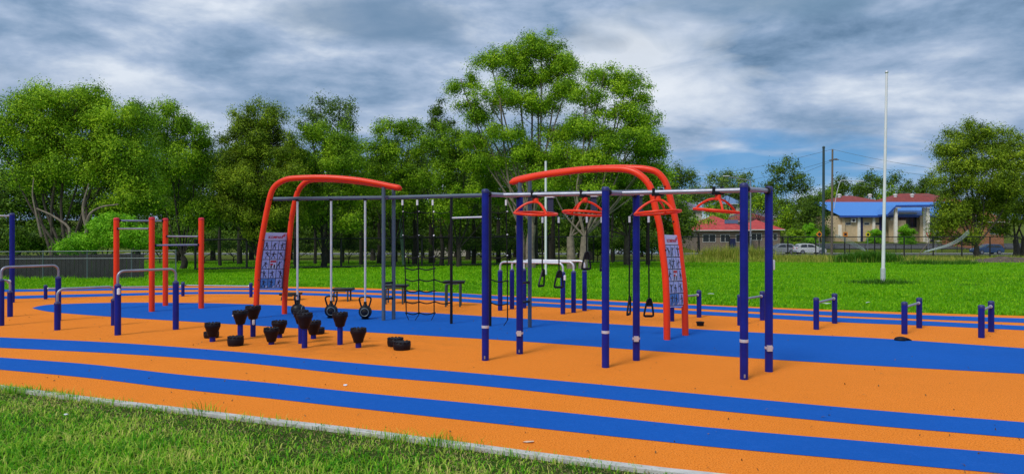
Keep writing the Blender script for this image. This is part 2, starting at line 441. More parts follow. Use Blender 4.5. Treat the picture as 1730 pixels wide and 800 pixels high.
# tufts hanging over the kerb
TX, TY, TH = [], [], []
for px, py, num, hgt in [(90, 660, 90, .10), (130, 668, 60, .14), (205, 676, 60, .09), (255, 684, 45, .07), (350, 692, 60, .16), (470, 706, 60, .09), (545, 716, 40, .08), (680, 735, 90, .12), (735, 741, 110, .12), (760, 745, 60, .10), (800, 752, 30, .12), (900, 763, 40, .07), (985, 775, 50, .07), (30, 655, 90, .10), (300, 688, 40, .06), (1020, 779, 25, .06), (1110, 790, 25, .05), (60, 657, 70, .12), (10, 652, 120, .09), (45, 656, 120, .09), (110, 664, 120, .08), (160, 671, 110, .07), (185, 674, 80, .08), (240, 682, 70, .06), (280, 686, 60, .07), (500, 710, 50, .07), (640, 729, 50, .08), (860, 758, 50, .07), (950, 769, 60, .06), (1060, 783, 50, .06), (420, 702, 40, .1), (590, 722, 40, .08)]:
    x, y = gc(px, py)
    for _ in range(num):
        TX.append(x + random.gauss(0, .09)); TY.append(y - W - .02 + random.gauss(0, .035)); TH.append(hgt * random.uniform(.5, 1.2))
blades('kerb_weeds', np.stack([TX, TY, np.full(len(TX), -.02)], 1), TH, [.006] * len(TX), M_BLADE, 1.1)
# field tufts
n = 210000
Yv = 13 + 45 * RNG.random(n) ** 1.5; X = RNG.uniform(-1, 1, n) * (Yv * .78 + 2)
fx = np.array(FAR)[:, 0]; fy = np.array(FAR)[:, 1]; od = np.argsort(fx)
k = (Yv > np.interp(X, fx[od], fy[od]) + .03)
X, Yv = X[k], Yv[k]; zz = np.array([Zt(y) for y in Yv])
blades('field_grass', np.stack([X, Yv, zz - .01], 1), RNG.uniform(.03, .085, len(X)) * (1 + .7 * (vnoise(X, Yv, .5, 5) > .72)), .012 + .0006 * Yv, M_BLADEF, .9)
# rough weeds
def weeds(name, spots, mat, w=.03):
    A = []; Hh = []
    for px, D, rx, ry, num, hgt in spots:
        cx = (px - CX) / F * D
        for _ in range(num):
            x = cx + random.gauss(0, rx); y = D + random.gauss(0, ry)
            A.append((x, y, Zt(y) - .02)); Hh.append(hgt * random.uniform(.4, 1.15))
    o = blades(name, A, Hh, [w] * len(A), mat, .8); return o
SP = []
for px in range(1130, 1740, 12):
    SP.append((px, 59 + random.uniform(-2, 3), .6, 1.6, 420, random.uniform(.3, .8) if px < 1420 else random.uniform(.25, .6)))
SP += [(1240, 60, 1.4, 1.0, 1500, 1.5), (1210, 60, .8, .8, 700, 1.2), (1275, 60, .7, .7, 700, 1.3), (1180, 60, 1, 1, 500, .6), (1320, 60, .8, .7, 400, .7)]
weeds('rough_weeds', SP, M_WEED, .035)
SP = [(1470, 55.5, .9, .4, 2200, 1.0), (1440, 55.5, .6, .4, 1000, .8), (1495, 55.5, .5, .4, 900, .75)]
weeds('verge_scrub', SP, M_WEEDG, .045)
weeds('flagpole_weeds', [(1490, 24.2, .45, .18, 700, .22), (1465, 24.6, .3, .12, 250, .15), (1520, 24.4, .3, .1, 160, .14), (1640, 23.6, .4, .1, 160, .09)], M_WEEDG, .014)
weeds('creeping_weeds', [(1560, 49, .7, .3, 900, .4), (1600, 49, .6, .3, 500, .35), (1630, 50, .5, .3, 300, .4)], M_WEEDG, .03)
# fence-line weeds on the left
SP = [(px, 26.2 + random.uniform(-.5, .3), .3, .2, 90, random.uniform(.10, .22)) for px in range(-60, 270, 14)]
weeds('fence_weeds', SP, M_BLADEF, .014)
# bare earth mounds on the verge
def mound(px, D, rx, ry, h):
    g = Geo(); V = []; n = 24; m = 7; cx = (px - CX) / F * D
    for j in range(m + 1):
        r = j / m
        for i in range(n):
            a = 2 * math.pi * i / n; x = cx + rx * r * math.cos(a) * (1 + .12 * math.sin(3 * a)); y = D + ry * r * math.sin(a)
            V.append((x, y, Zt(y) - .05 + (h + .05) * (math.cos(math.pi * r) * .5 + .5) * (1 + .25 * math.sin(5 * x + 3 * y))))
    Fc = [(j * n + i, j * n + (i + 1) % n, (j + 1) * n + (i + 1) % n, (j + 1) * n + i) for j in range(m) for i in range(n)]
    g.add(V, Fc); return struct('earth_mound', g, M_SOIL, smooth=True)
mound(1385, 60, 3.2, 1.2, .28); mound(1700, 56, 4.5, 1.2, .38)

n = 700; t_ = RNG.random(n); i_ = RNG.integers(5, 85, n); q_ = RNG.random(n) ** 1.6
LP = a[i_] * (1 - q_[:, None]) + b[i_] * q_[:, None] + RNG.normal(size=(n, 2)) * .2
LP = LP[(LP[:, 1] > np.interp(LP[:, 0], kx, ky) + .1)]
blades('fallen_leaves', np.stack([LP[:, 0], LP[:, 1], np.full(len(LP), .006)], 1), RNG.uniform(.012, .03, len(LP)), RNG.uniform(.006, .014, len(LP)), bladesmat('leaf_litter', [(.3, (.05, .03, .012)), (.6, (.12, .07, .03)), (.95, (.3, .16, .06))], .1), 2.6)
# ---------------------------------------------------------------- litter on the ground
def scrap(px, py, s, mat, label, name='paper_scrap', cat='litter', z=0, asp=1.0):
    x, y = gt(px, py) if py < 530 and z is None else gc(px, py)
    z0 = Zt(y) + .05 if z is None else .006
    g = Geo(); pts = []; n = 7
    for i in range(n):
        a = 2 * math.pi * i / n; r = s * random.uniform(.5, 1.1)
        pts.append((x + r * math.cos(a) * asp, y + r * math.sin(a) * .8, z0 + random.uniform(0, s * .35)))
    pts.append((x, y, z0 + s * .25)); 
    g.add(pts, [(i, (i + 1) % n, n) for i in range(n)])
    V2 = [(p[0], p[1], p[2] - .003) for p in pts]; g.add(V2, [((i + 1) % n, i, n) for i in range(n)])
    single(name, g, mat, label, cat, smooth=False)
scrap(583, 651, .03, M_WHITE, 'crumpled white paper scrap lying on the orange band between the two blue stripes')
scrap(893, 747, .026, M_SOFFP, 'thin white paper strip lying on orange rubber beside the concrete kerb', asp=2.6)
scrap(1200, 500, .12, M_WHITE, 'white paper scrap on the grass behind the nearest low hurdles', z=None)
scrap(1397, 517, .10, M_WHITE, 'pale plastic litter on the grass edge behind the middle low hurdle', z=None, asp=1.6)
scrap(1467, 515, .08, M_WHITE, 'small white litter on the grass in front of the tall white flagpole', z=None)
scrap(113, 701, .03, M_WHITE, 'small white scrap lying in the foreground grass at far left')

# ---------------------------------------------------------------- equipment helpers
def post_geo(x, y, h, r=.047, n=16, cap=True, z0=-.02):
    g = Geo(); g.lathe([(r, z0), (r, h - .012)], (x, y, 0), n); return g
def cap_geo(x, y, h, r=.047, n=16):
    g = Geo(); g.lathe([(r * 1.05, h - .035), (r * 1.08, h - .012), (r * .98, h + .006), (r * .7, h + .016), (r * .2, h + .02)], (x, y, 0), n); return g
def add_post(parent, x, y, h, r=.047, mat=None, capmat=None):
    p = part('post', post_geo(x, y, h, r), mat or M_BLUE, parent)
    part('post_cap', cap_geo(x, y, h, r), capmat or M_CAP, p); return p

# --- spinning-disc overhead rig (blue posts)
front = [gc(820, 608), gc(1023, 620), gc(1257, 640)]
back = [gc(878, 597), gc(1075, 608), gc(1299, 627)]
t = thing('overhead_bar_frame', 'blue six-post overhead frame with silver top beam carrying orange discs', 'exercise frame', (*front[1], 0))
for i, (x, y) in enumerate(front):
    p = add_post(t, x, y, 2.235)
    g = Geo(); g.lathe([(.05, .425), (.0505, .43), (.0505, .455), (.05, .46)], (x, y, 0), 16); part('band', g, M_STEELW, p)
for i, (x, y) in enumerate(back):
    p = add_post(t, x, y, 2.225)
    g = Geo(); g.lathe([(.05, .275), (.051, .28), (.051, .30), (.05, .305)], (x, y, 0), 16); g.box((x - .01, y - .055, .29), (.06, .03, .07)); part('clasp', g, M_STEELW, p)
x, y = back[2]
g = Geo(); g.box((x + .055, y, 1.29), (.025, .05, .12)); part('maker_plate', g, M_STEELW, t, bevel=.006)
for (x, y) in (front[0], back[0], front[2]):
    g = Geo(); g.box((x - .008, y - .0485, .045), (.018, .006, .04)); part('base_tag', g, M_STEEL, t)
ZB = 2.185
mids = [((a[0] + b[0]) / 2, (a[1] + b[1]) / 2) for a, b in zip(front, back)]
for a, b in zip(front, back):
    g = Geo(); g.tube([(*a, ZB), (*b, ZB)], .03); part('cross_bar', g, M_STEEL, t)
g = Geo(); g.tube([(*mids[0], ZB), (*mids[1], ZB), (*mids[2], ZB)], .0305, 14); part('top_beam', g, M_STEEL, t)
for (x, y) in front + back:
    g = Geo(); dx, dy = (mids[0][0] - front[0][0]), (mids[0][1] - front[0][1]); L = math.hypot(dx, dy); s_ = 1 if (x, y) in front else -1
    g.tube([(x + s_ * dx / L * .045, y + s_ * dy / L * .045, ZB), (x + s_ * dx / L * .075, y + s_ * dy / L * .075, ZB)], .045, 14); part('joint', g, M_BLK, t)

def disc(px, py, name_label, tilt, taz):
    # find beam point at this pixel column
    A, B = (mids[0], mids[1]) if px < 1055 else (mids[1], mids[2])
    x, y, _ = onplane(px, 325, A, B)
    zr = zpx(py, y); th = thing('spinning_disc', name_label, 'exercise disc', (x, y, zr), 'orange discs hanging from the overhead beam')
    rot = Matrix.Rotation(tilt, 3, Vector((math.cos(taz), math.sin(taz), 0)))
    apex = Vector((x, y, ZB - .09)); c = Vector((x, y, zr))
    R = .285
    ring = [c + rot @ Vector((R * math.cos(a), R * math.sin(a), 0)) for a in np.linspace(0, 2 * math.pi, 41)[:-1]]
    g = Geo(); g.tube(ring, .0165, 10, closed=True); part('ring', g, M_RED, th)
    for k in range(3):
        a = 2 * math.pi * k / 3 + taz * 1.7 + .5
        e = c + rot @ Vector((R * math.cos(a), R * math.sin(a), 0))
        m1 = apex.lerp(e, .4) + Vector((0, 0, .035)); m2 = apex.lerp(e, .75) + Vector((0, 0, .03))
        g = Geo(); g.tube(catmull([apex, m1, m2, e], 5), .0145, 8); part('spoke', g, M_RED, th)
    g = Geo(); g.lathe([(.03, ZB - .115), (.04, ZB - .105), (.04, ZB - .06), (.028, ZB - .035)], (x, y, 0), 14); part('hub', g, M_RED, th)
    g = Geo(); g.box((x, y, ZB - .03), (.13, .07, .035), .3); g.tube([(x - .05, y, ZB - .045), (x - .05, y, ZB + .052)], .02, 8); g.tube([(x + .05, y, ZB - .045), (x + .05, y, ZB + .052)], .02, 8)
    part('clamp', g, M_BLK, th)
disc(905, 360.5, 'orange overhead spinning disc, leftmost of four, near the two-post left end of the beam', .09, .3)
disc(988, 360, 'orange overhead spinning disc partly hidden by the middle front blue post', .1, 2.2)
disc(1111, 359, 'orange overhead spinning disc in front of the leaning orange arch legs on the right', .08, 4.0)
disc(1213, 356, 'orange overhead spinning disc nearest the right end of the silver beam', .1, 1.2)

# --- big rig with orange arches
L1, L2 = (-5.03, 14.46), (-4.68, 15.18)
P1, P2 = gc(648, 541), gc(665, 539)
R1, R2 = gc(1127, 573.5), gc(1158, 566)
Q1, Q2 = (.135, 12.8), gc(895, 552.5)
rig = thing('arch_rig', 'long exercise rig with two orange bent arches joined by a grey beam', 'exercise rig', (*P1, 0))
legA = [(431, 537), (432, 522), (433, 515), (434.5, 472), (437, 439), (442, 405), (448, 371), (455, 337.5), (460.5, 320.6), (469, 310.5), (482, 303.7), (497.6, 301), (538, 299.7), (572, 301), (609, 304.7), (639, 310), (663, 315), (677, 317.5)]
legB = [(480.7, 530), (481, 506), (483, 472.5), (486, 439), (489, 405), (492.5, 371), (499, 337.5), (505, 320.6), (513, 310.5), (521, 305.4), (534.7, 303.3), (572, 304), (609, 307.5), (639, 312), (663, 316), (678, 318.5)]
legC = [(1127, 574), (1126, 507), (1123.5, 460), (1119, 422), (1115, 384), (1108, 355), (1101, 322), (1092, 305.6), (1077, 293), (1058, 286.6), (1030, 285.3), (985, 287), (953, 291), (916, 296), (883, 303), (862, 308.5)]
legD = [(1158, 566), (1157, 526), (1156, 488), (1151, 445.6), (1147, 412), (1141.5, 374), (1134, 341), (1127, 315), (1120, 301), (1108, 290), (1092, 285.7), (1077, 284.2), (1040, 283.4), (985, 286), (930, 292.5), (885, 300.5), (864, 306.5)]
paths = []
for pts, A, B in ((legA, L1, P1), (legB, L2, P2), (legC, R1, Q1), (legD, R2, Q2)):
    P3 = [onplane(px, py, A, B) for px, py in pts]
    P3[0] = (P3[0][0], P3[0][1], -.02)
    C = catmull(P3, 6); r = [.054] * len(C); r[-1] = .03; r[-2] = .05
    e = C[-1] + (C[-1] - C[-2]) * .5; C.append(e); r.append(.005)
    g = Geo(); g.tube(C, r, 16); o = part('arch_tube', g, M_RED, rig, flat_angle=80); paths.append(P3)
    for i in (3, 5, 7):
        q = P3[i]; g = Geo(); g.sphere((q[0] + (.045 if A in (L1, R1) else -.045), q[1] - .04, q[2]), .014, 8, 6); part('bolt', g, M_BLK, o)
def beam_at(px):   # centre line of the rig
    a = ((L1[0] + L2[0]) / 2, (L1[1] + L2[1]) / 2); b = ((P1[0] + P2[0]) / 2, (P1[1] + P2[1]) / 2)
    c = ((Q1[0] + Q2[0]) / 2, (Q1[1] + Q2[1]) / 2); d = ((R1[0] + R2[0]) / 2, (R1[1] + R2[1]) / 2)
    A, B = (a, b) if px < 656 else ((b, c) if px < 887 else (c, d))
    return onplane(px, 333, A, B)
ZR = 2.34
bp = [beam_at(463), beam_at(655.9), beam_at(886.9), beam_at(1105)]
bp = [(p[0], p[1], ZR) for p in bp]
g = Geo(); g.tube(bp, .037, 14); part('beam', g, M_GREY, rig)
for (x, y, px, py) in ((*P1, 648, 316), (*P2, 664.6, 318), (*Q1, 878, 305), (*Q2, 895, 299)):
    h = zpx(py, y); g = Geo(); g.tube([(x, y, -.02), (x, y, h)], .036, 14); part('upright', g, M_GREY, rig)
for A, B, zs in ((P1, P2, (.71, .41)), (Q1, Q2, (.8, .46))):
    for z in zs:
        g = Geo(); g.tube([(*A, z), (*B, z)], .022, 8); part('rung', g, M_BLK, rig)
    g = Geo(); g.tube([(*A, ZR), (*B, ZR)], .03, 8); part('tie', g, M_GREY, rig)
bk = []
for px, py in ((762.5, 546), (828, 551)):
    x, y, _ = beam_at(px); g = Geo(); g.tube([(x, y, -.02), (x, y, ZR)], .026, 12); part('black_upright', g, M_BLK, rig); bk.append((x, y))
g = Geo(); g.tube([(*bk[0], zpx(368, bk[0][1])), (*bk[1], zpx(366, bk[1][1]))], .017, 10); part('pull_up_bar', g, M_STEELW, rig)

# sign panels on the arch legs
def text_geo(body, name):
    cu = bpy.data.curves.new(name, 'FONT'); cu.body = body; cu.size = 1; cu.offset = .03; cu.resolution_u = 2
    ob = bpy.data.objects.new(name, cu); COL.objects.link(ob)
    dg = bpy.context.evaluated_depsgraph_get(); dg.update()
    me = bpy.data.meshes.new_from_object(ob.evaluated_get(dg))
    V = [tuple(v.co) for v in me.vertices]; Fc = [tuple(p.vertices) for p in me.polygons]
    bpy.data.objects.remove(ob); bpy.data.meshes.remove(me)
    V = np.array(V); V -= V.min(0); V[:, :2] /= V[:, :2].max(0); return V, Fc
TV, TF = text_geo('KOMPAN', 'lettering')
def sign(pl, pr, tl, tr, bl, br, Al, Bl, Ar, Br, seed):
    rn = random.Random(seed)
    # left/right edge polylines in 3D following the bent legs
    def edge(top, bot, A, B, leg):
        pts = []
        for k in range(9):
            v = k / 8; py = top[1] + (bot[1] - top[1]) * v
            lg = sorted(leg, key=lambda q: q[1]); ys_ = [q[1] for q in lg]; xs_ = [q[0] for q in lg]
            o0 = top[0] - np.interp(top[1], ys_, xs_); o1 = bot[0] - np.interp(bot[1], ys_, xs_)
            px = np.interp(py, ys_, xs_) + o0 + (o1 - o0) * v
            pts.append(np.array(onplane(px, py, A, B)))
        return pts
    EL = edge(tl, bl, Al, Bl, pl); ER = edge(tr, br, Ar, Br, pr)
    nrm = np.cross(ER[4] - EL[4], EL[0] - EL[8]); nrm /= np.linalg.norm(nrm)
    if nrm[1] > 0: nrm = -nrm
    def P(u, v, off=0):
        t = min(max(v, 0), 1) * 8; i = min(int(t), 7); f = t - i
        l = EL[i] * (1 - f) + EL[i + 1] * f; r = ER[i] * (1 - f) + ER[i + 1] * f
        return l * (1 - u) + r * u + nrm * off
    def patch(g, u0, v0, u1, v1, off, m=0, n=4):
        V = []; 
        for k in range(n + 1):
            v = v0 + (v1 - v0) * k / n; V += [P(u0, v, off), P(u1, v, off)]
        g.add(V, [(2 * k, 2 * k + 2, 2 * k + 3, 2 * k + 1) for k in range(n)], m)
    g = Geo(); patch(g, 0, 0, 1, 1, .004, 0, 8); patch(g, 0, 0, 1, 1, -.004, 0, 8)
    for (a, b) in (((0, 0), (1, 0)), ((0, 1), (1, 1))):
        g.add([P(*a, .004), P(*b, .004), P(*b, -.004), P(*a, -.004)], [(0, 1, 2, 3)])
    pan = part('sign_panel', g, M_SIGNW, rig, smooth=False, label='white sign panel of small exercise pictures with red heading')
    g = Geo(); patch(g, .05, .135, .95, .985, .007, 0, 8); part('picture_grid', g, M_SIGNK, pan, smooth=False)
    g = Geo(); cw = .88 / 3; ch = .84 / 5
    for r in range(5):
        for c in range(3):
            u0 = .06 + c * cw + .012; u1 = .06 + (c + 1) * cw - .012; v0 = .14 + r * ch + .006; v1 = .14 + (r + 1) * ch - .006
            du, dv = u1 - u0, v1 - v0
            mid = (r == 2 and c == 1)
            patch(g, u0, v0, u1, v1, .010, 4 if mid else (2 if (r == 4 and c < 2) else 1), 2)
            def poly(pts, m, off=.013): g.add([P(u0 + a * du, v0 + b * dv, off) for a, b in pts], [tuple(range(len(pts)))], m)
            if mid:
                poly([(.08, .08), (.92, .08), (.92, .3), (.08, .3)], 3); poly([(.1, .42), (.5, .42), (.5, .6), (.1, .6)], 3)
                poly([(.15, .6), (.35, .6), (.35, .95), (.15, .95)], 0); poly([(.6, .55), (.8, .55), (.8, .95), (.6, .95)], 0); continue
            a = rn.uniform(-.15, .15)
            poly([(.05, .98), (.55, .98), (.97, .72), (.97, .98)], 4, .0125)
            hx = .45 + a; hy = .2 + rn.uniform(-.05, .12)
            poly([(hx + .09 * math.cos(q), hy + .09 * math.sin(q)) for q in np.linspace(0, 2 * math.pi, 9)[:-1]], 0)
            bx, by = hx + rn.uniform(-.2, .2), .58
            poly([(hx - .1, hy + .1), (hx + .1, hy + .1), (bx + .09, by), (bx - .09, by)], 0)
            for sgn in (-1, 1):
                kx_, ky_ = bx + sgn * rn.uniform(.05, .3), rn.uniform(.7, .85)
                poly([(bx - .05, by - .04), (bx + .06, by - .04), (kx_ + .04, ky_), (kx_ - .05, ky_ + .03)], 0, .0135)
                poly([(kx_ - .05, ky_ - .02), (kx_ + .05, ky_), (kx_ + .04, .95), (kx_ - .05, .95)], 0, .014)
                ax, ay = hx + sgn * rn.uniform(.2, .4), rn.uniform(.15, .6)
                poly([(hx, hy + .12), (hx, hy + .2), (ax, ay + .06), (ax, ay - .03)], 0, .0145)
    part('exercise_pictures', g, [M_SIGNK, M_SIGNC, M_SIGNB, M_SIGNR, M_SIGNF], pan, smooth=False)
    g = Geo(); g.add([P(.20 + .56 * p[0], .105 - .047 * p[1], .009) for p in TV], TF); part('lettering', g, M_SIGNR, pan, smooth=False)
    # small leaping-figure emblem beside the word
    g = Geo()
    for q in ([(.80, .03), (.84, .022), (.86, .034), (.82, .042)], [(.74, .058), (.80, .04), (.83, .046), (.77, .068)], [(.80, .044), (.84, .042), (.87, .07), (.845, .078)], [(.84, .04), (.92, .03), (.92, .038), (.85, .048)], [(.77, .06), (.80, .06), (.79, .092), (.765, .092)]):
        g.add([P(*c, .009) for c in q], [tuple(range(4))])
    part('emblem', g, M_SIGNR, pan, smooth=False)
    for u in (.04, .96):
        for v in (.015, .5, .985):
            g = Geo(); g.sphere(P(u, v, .008), .011, 8, 6); part('fixing', g, M_BLK, pan)
sign(legA, legB, (446, 392.5), (487, 393), (436, 488), (478, 487), L1, P1, L2, P2, 3)
sign(legC, legD, (1119.5, 396), (1145.5, 397), (1129, 519), (1155.5, 517), R1, Q1, R2, Q2, 5)

# kettlebells on hanging poles
def kettle(px, top, label, rz):
    x, y, _ = beam_at(px); b = thing('kettlebell_trainer', label, 'kettlebell', (x, y, 0), 'kettlebells sliding on hanging poles')
    g = Geo(); g.tube([(x, y, .30), (x, y, ZR - .02)], .0215, 12); part('pole', g, M_STEELW, b)
    g = Geo(); g.lathe([(.035, ZR - .05), (.045, ZR - .035), (.045, ZR - .015)], (x, y, 0), 12); part('swivel', g, M_BLK, b)
    c = (x, y, .145)
    g = Geo(); g.sphere(c, .128, 20, 12); g.lathe([(.07, .012), (.085, .02), (.06, .03)], (x, y, 0), 16); part('ball', g, M_BLK, b)
    g = Geo(); f = Vector((math.sin(rz), -math.cos(rz), 0)); cc = Vector(c)
    u = Vector((math.cos(rz), math.sin(rz), 0)); w_ = Vector((0, 0, 1))
    g.tube([cc + f * .118 + (u * math.cos(a) + w_ * math.sin(a)) * .075 for a in np.linspace(0, 2 * math.pi, 25)[:-1]], .01, 6, closed=True)
    part('face_ring', g, M_FGAL, b)
    pts = [cc + u * -.07 + w_ * .09, cc + u * -.095 + w_ * .17, cc + u * -.11 + w_ * .24, cc + u * -.085 + w_ * .275, cc + w_ * .283, cc + u * .085 + w_ * .275, cc + u * .11 + w_ * .24, cc + u * .095 + w_ * .17, cc + u * .07 + w_ * .09]
    g = Geo(); g.tube(catmull(pts, 4), .0165, 10); part('handle', g, M_BLK, b)
    g = Geo(); g.lathe([(.05, .25), (.03, .30), (.03, .34)], (x, y, 0), 12); part('collar', g, M_BLK, b)
kettle(502.5, 515, 'black kettlebell turned edge-on on a white hanging pole beside the left orange arch', math.radians(80))
kettle(559.5, 510, 'black kettlebell on the middle of three white hanging poles', math.radians(12))
kettle(617, 514, 'black kettlebell on the white pole nearest the grey uprights', math.radians(5))

# sling trainers
def sling(px, ends, label, turn):
    x, y, _ = beam_at(px); s_ = thing('sling_trainer', label, 'suspension trainer', (x, y, ZR), 'sling trainers hanging from the grey beam')
    g = Geo(); g.box((x, y, ZR - .05), (.14, .09, .035), -.3); part('mount', g, M_WHITE, s_, bevel=.005)
    g = Geo(); g.box((x, y, ZR - .19), (.10, .025, .26), -.3); part('strap', g, M_NAVY, s_)
    zc = ZR - .30
    for k, (hx_, hy_) in enumerate(ends):
        hx, hz = (hx_ - CX) / F * y, zpx(hy_, y)
        ax = x + (hx - x) * .96
        g = Geo(); g.tube([(x + (ax - x) * .2, y, zc + .02), (ax, y, zc - .11)], .014, 8); part('spreader', g, M_NAVY, s_)
        g = Geo(); g.tube([(ax, y, zc - .10), (ax, y, zc - .20)], .02, 8); part('swivel', g, M_STEELW, s_)
        g = Geo(); g.tube([(ax, y, zc - .18), (hx, y, hz + .15)], .012, 8); r = part('rope', g, M_ROPE, s_)
        q = turn[k]; u = Vector((math.cos(q), math.sin(q), 0)); c = Vector((hx, y, hz)); w_ = Vector((0, 0, 1)); tl = Vector((0, 0, 0)) + u * .0
        lean = .25 if abs(q) > .6 else .05
        w2 = (w_ + u * lean).normalized()
        loop = [c + w2 * .16, c - u * .03 + w2 * .13, c - u * .055 + w2 * .02, c - u * .075 - w2 * .10, c - u * .06 - w2 * .13, c + u * .06 - w2 * .13, c + u * .075 - w2 * .10, c + u * .055 + w2 * .02, c + u * .03 + w2 * .13]
        g = Geo(); g.tube(catmull(loop + [loop[0]], 4)[:-1], .016, 8, closed=True)
        g.add([c + w2 * .15, c - u * .03 + w2 * .12, c - u * .045 + w2 * .03, c + u * .045 + w2 * .03, c + u * .03 + w2 * .12], [(0, 1, 2, 3, 4)])
        h = part('handle', g, M_BLK, r)
        g = Geo(); g.tube([c - u * .06 - w2 * .13, c + u * .06 - w2 * .13], .021, 10); part('grip', g, M_POD, h)
sling(930, [(916, 470), (944.5, 472)], 'pair of black sling handles hanging in front of the distant white post', (.9, .1))
sling(1003, [(991, 441), (1017, 443)], 'highest pair of black sling handles, one behind the middle front blue post', (.25, 1.2))
sling(1080, [(1063, 517), (1096.5, 520)], 'longest pair of black sling handles, hanging down beside the right arch', (1.1, .05))

# cargo nets
def net(cols, rows, label, vis_bottom, top_py=338, hook=None):
    base = beam_at(cols[0][0]); b = thing('climbing_net', label, 'climbing net', (base[0], base[1], 0), 'rope nets under the grey beam')
    def at_(px, py): 
        q = beam_at(px); return Vector((q[0], q[1], zpx(py, q[1])))
    for c in cols:
        pts = [at_(c[0], top_py), at_((c[0] + c[1]) / 2 + .5, (top_py + c[2]) / 2), at_(c[1], c[2])]
        g = Geo(); g.tube(catmull(pts, 5), .011, 8); part('vertical_rope', g, M_ROPE, b)
        g = Geo(); q = at_(c[0], top_py + 4); g.tube([q + Vector((0, 0, .05)), q - Vector((0, 0, .05))], .019, 8); part('ferrule', g, M_WHITE, b)
        if c[3]:
            q = at_(c[1], c[2]); g = Geo(); g.tube([q, q + Vector((random.uniform(-.09, .09), -.02, -.10))], .007, 6); part('loose_end', g, M_ROPE, b)
    for x0, x1, y0, y1 in rows:
        p0, p1 = at_(x0, y0), at_(x1, y1); m = p0.lerp(p1, .5) - Vector((0, 0, .03))
        g = Geo(); g.tube(catmull([p0, m, p1], 5), .0115 if y0 > 420 else .007, 8); part('cross_rope', g, M_ROPE, b)
        for p in (p0, p1):
            g = Geo(); g.sphere(p, .013 if y0 < 440 else .02, 8, 6, (1.3, 1, .9)); part('knot', g, M_WHITE if y0 < 440 else M_BLK, b)
rows = []
for y in (357, 397): rows += [(681, 708, y, y), (708, 733, y, y), (733, 762, y + 1, y)]
rows += [(686, 708, 433, 433), (708, 734, 433, 433), (734, 762, 433, 434)]
for y in (453, 472, 490.5, 509.5, 528): rows += [(686.5, 708, y, y), (708, 734, y, y)]
rows += [(734, 762, 472, 475), (734, 762, 509, 511)]
net([(680, 686.5, 531, 1), (705, 707.5, 531, 1), (731, 733.5, 531, 1)], rows, 'full black rope net strung between the grey uprights and the black post', 531)
rows = [(829, 857, 357, 357), (829, 857, 396, 396), (829, 857, 434, 431), (829, 857, 472, 474), (829, 857, 511, 513)]
net([(855, 857.5, 540, 1)], rows, 'sparse black rope net with one vertical rope, behind the front left blue post', 531)

# step benches
def bench(px0, px1, ytop, ybase, label):
    Y = EYE * F / (ybase - HZ); x0 = (px0 - CX) / F * Y; x1 = (px1 - CX) / F * Y; h = zpx(ytop, Y)
    b = thing('step_bench', label, 'step bench', ((x0 + x1) / 2, Y, 0), 'black step benches behind the rig')
    g = Geo(); g.box(((x0 + x1) / 2, Y + .17, h - .03), (x1 - x0 + .04, .38, .055)); part('top', g, M_BLK, b, bevel=.012)
    for yy in (Y, Y + .33):
        xa, xb = x0 + .04, x1 - .08
        g = Geo(); g.tube(catmull([(xa, yy, -.02), (xa, yy, h - .14), (xa + .02, yy, h - .085), (xa + .07, yy, h - .065), (xb - .05, yy, h - .065)], 4), .021, 10); part('frame', g, M_POLEG, b)
        g = Geo(); g.tube([(xb, yy, -.02), (xb, yy, h - .058)], .021, 10); part('leg', g, M_POLEG, b)
bench(473, 503, 495, 507, 'lowest black step bench, right behind the left orange arch')
bench(561, 593, 487, 509, 'second lowest black step bench, behind the white kettlebell poles')
bench(649, 686, 481, 513.5, 'black knee-high step bench behind the two grey uprights')
bench(750, 783, 474.5, 518, 'tallest black step bench, beside the black upright and rope net')

# --- orange pull-up station
B_, C_, D_ = gc(256.5, 526), gc(279.5, 516), gc(340, 520.6)
A_ = (B_[0] + C_[0] - D_[0], B_[1] + C_[1] - D_[1])
t = thing('pull_up_station', 'orange four-post pull-up station with silver bars at stepped heights', 'pull-up frame', (*B_, 0))
for q in (A_, B_, C_, D_): add_post(t, q[0], q[1], 1.975, .058, M_RED, M_SIGNR)
for a, b, z in ((A_, B_, 1.75), (A_, C_, 1.93), (C_, D_, 1.58), (B_, D_, 1.40)):
    g = Geo(); g.tube([(*a, z), (*b, z)], .0185, 12); part('bar', g, M_STEEL, t)
    for q, o in ((a, b), (b, a)):
        d = Vector((o[0] - q[0], o[1] - q[1], 0)).normalized(); c = Vector((*q, z))
        g = Geo(); g.tube([c + d * .05, c + d * .085], .03, 10); part('bar_clamp', g, M_BLK, t)

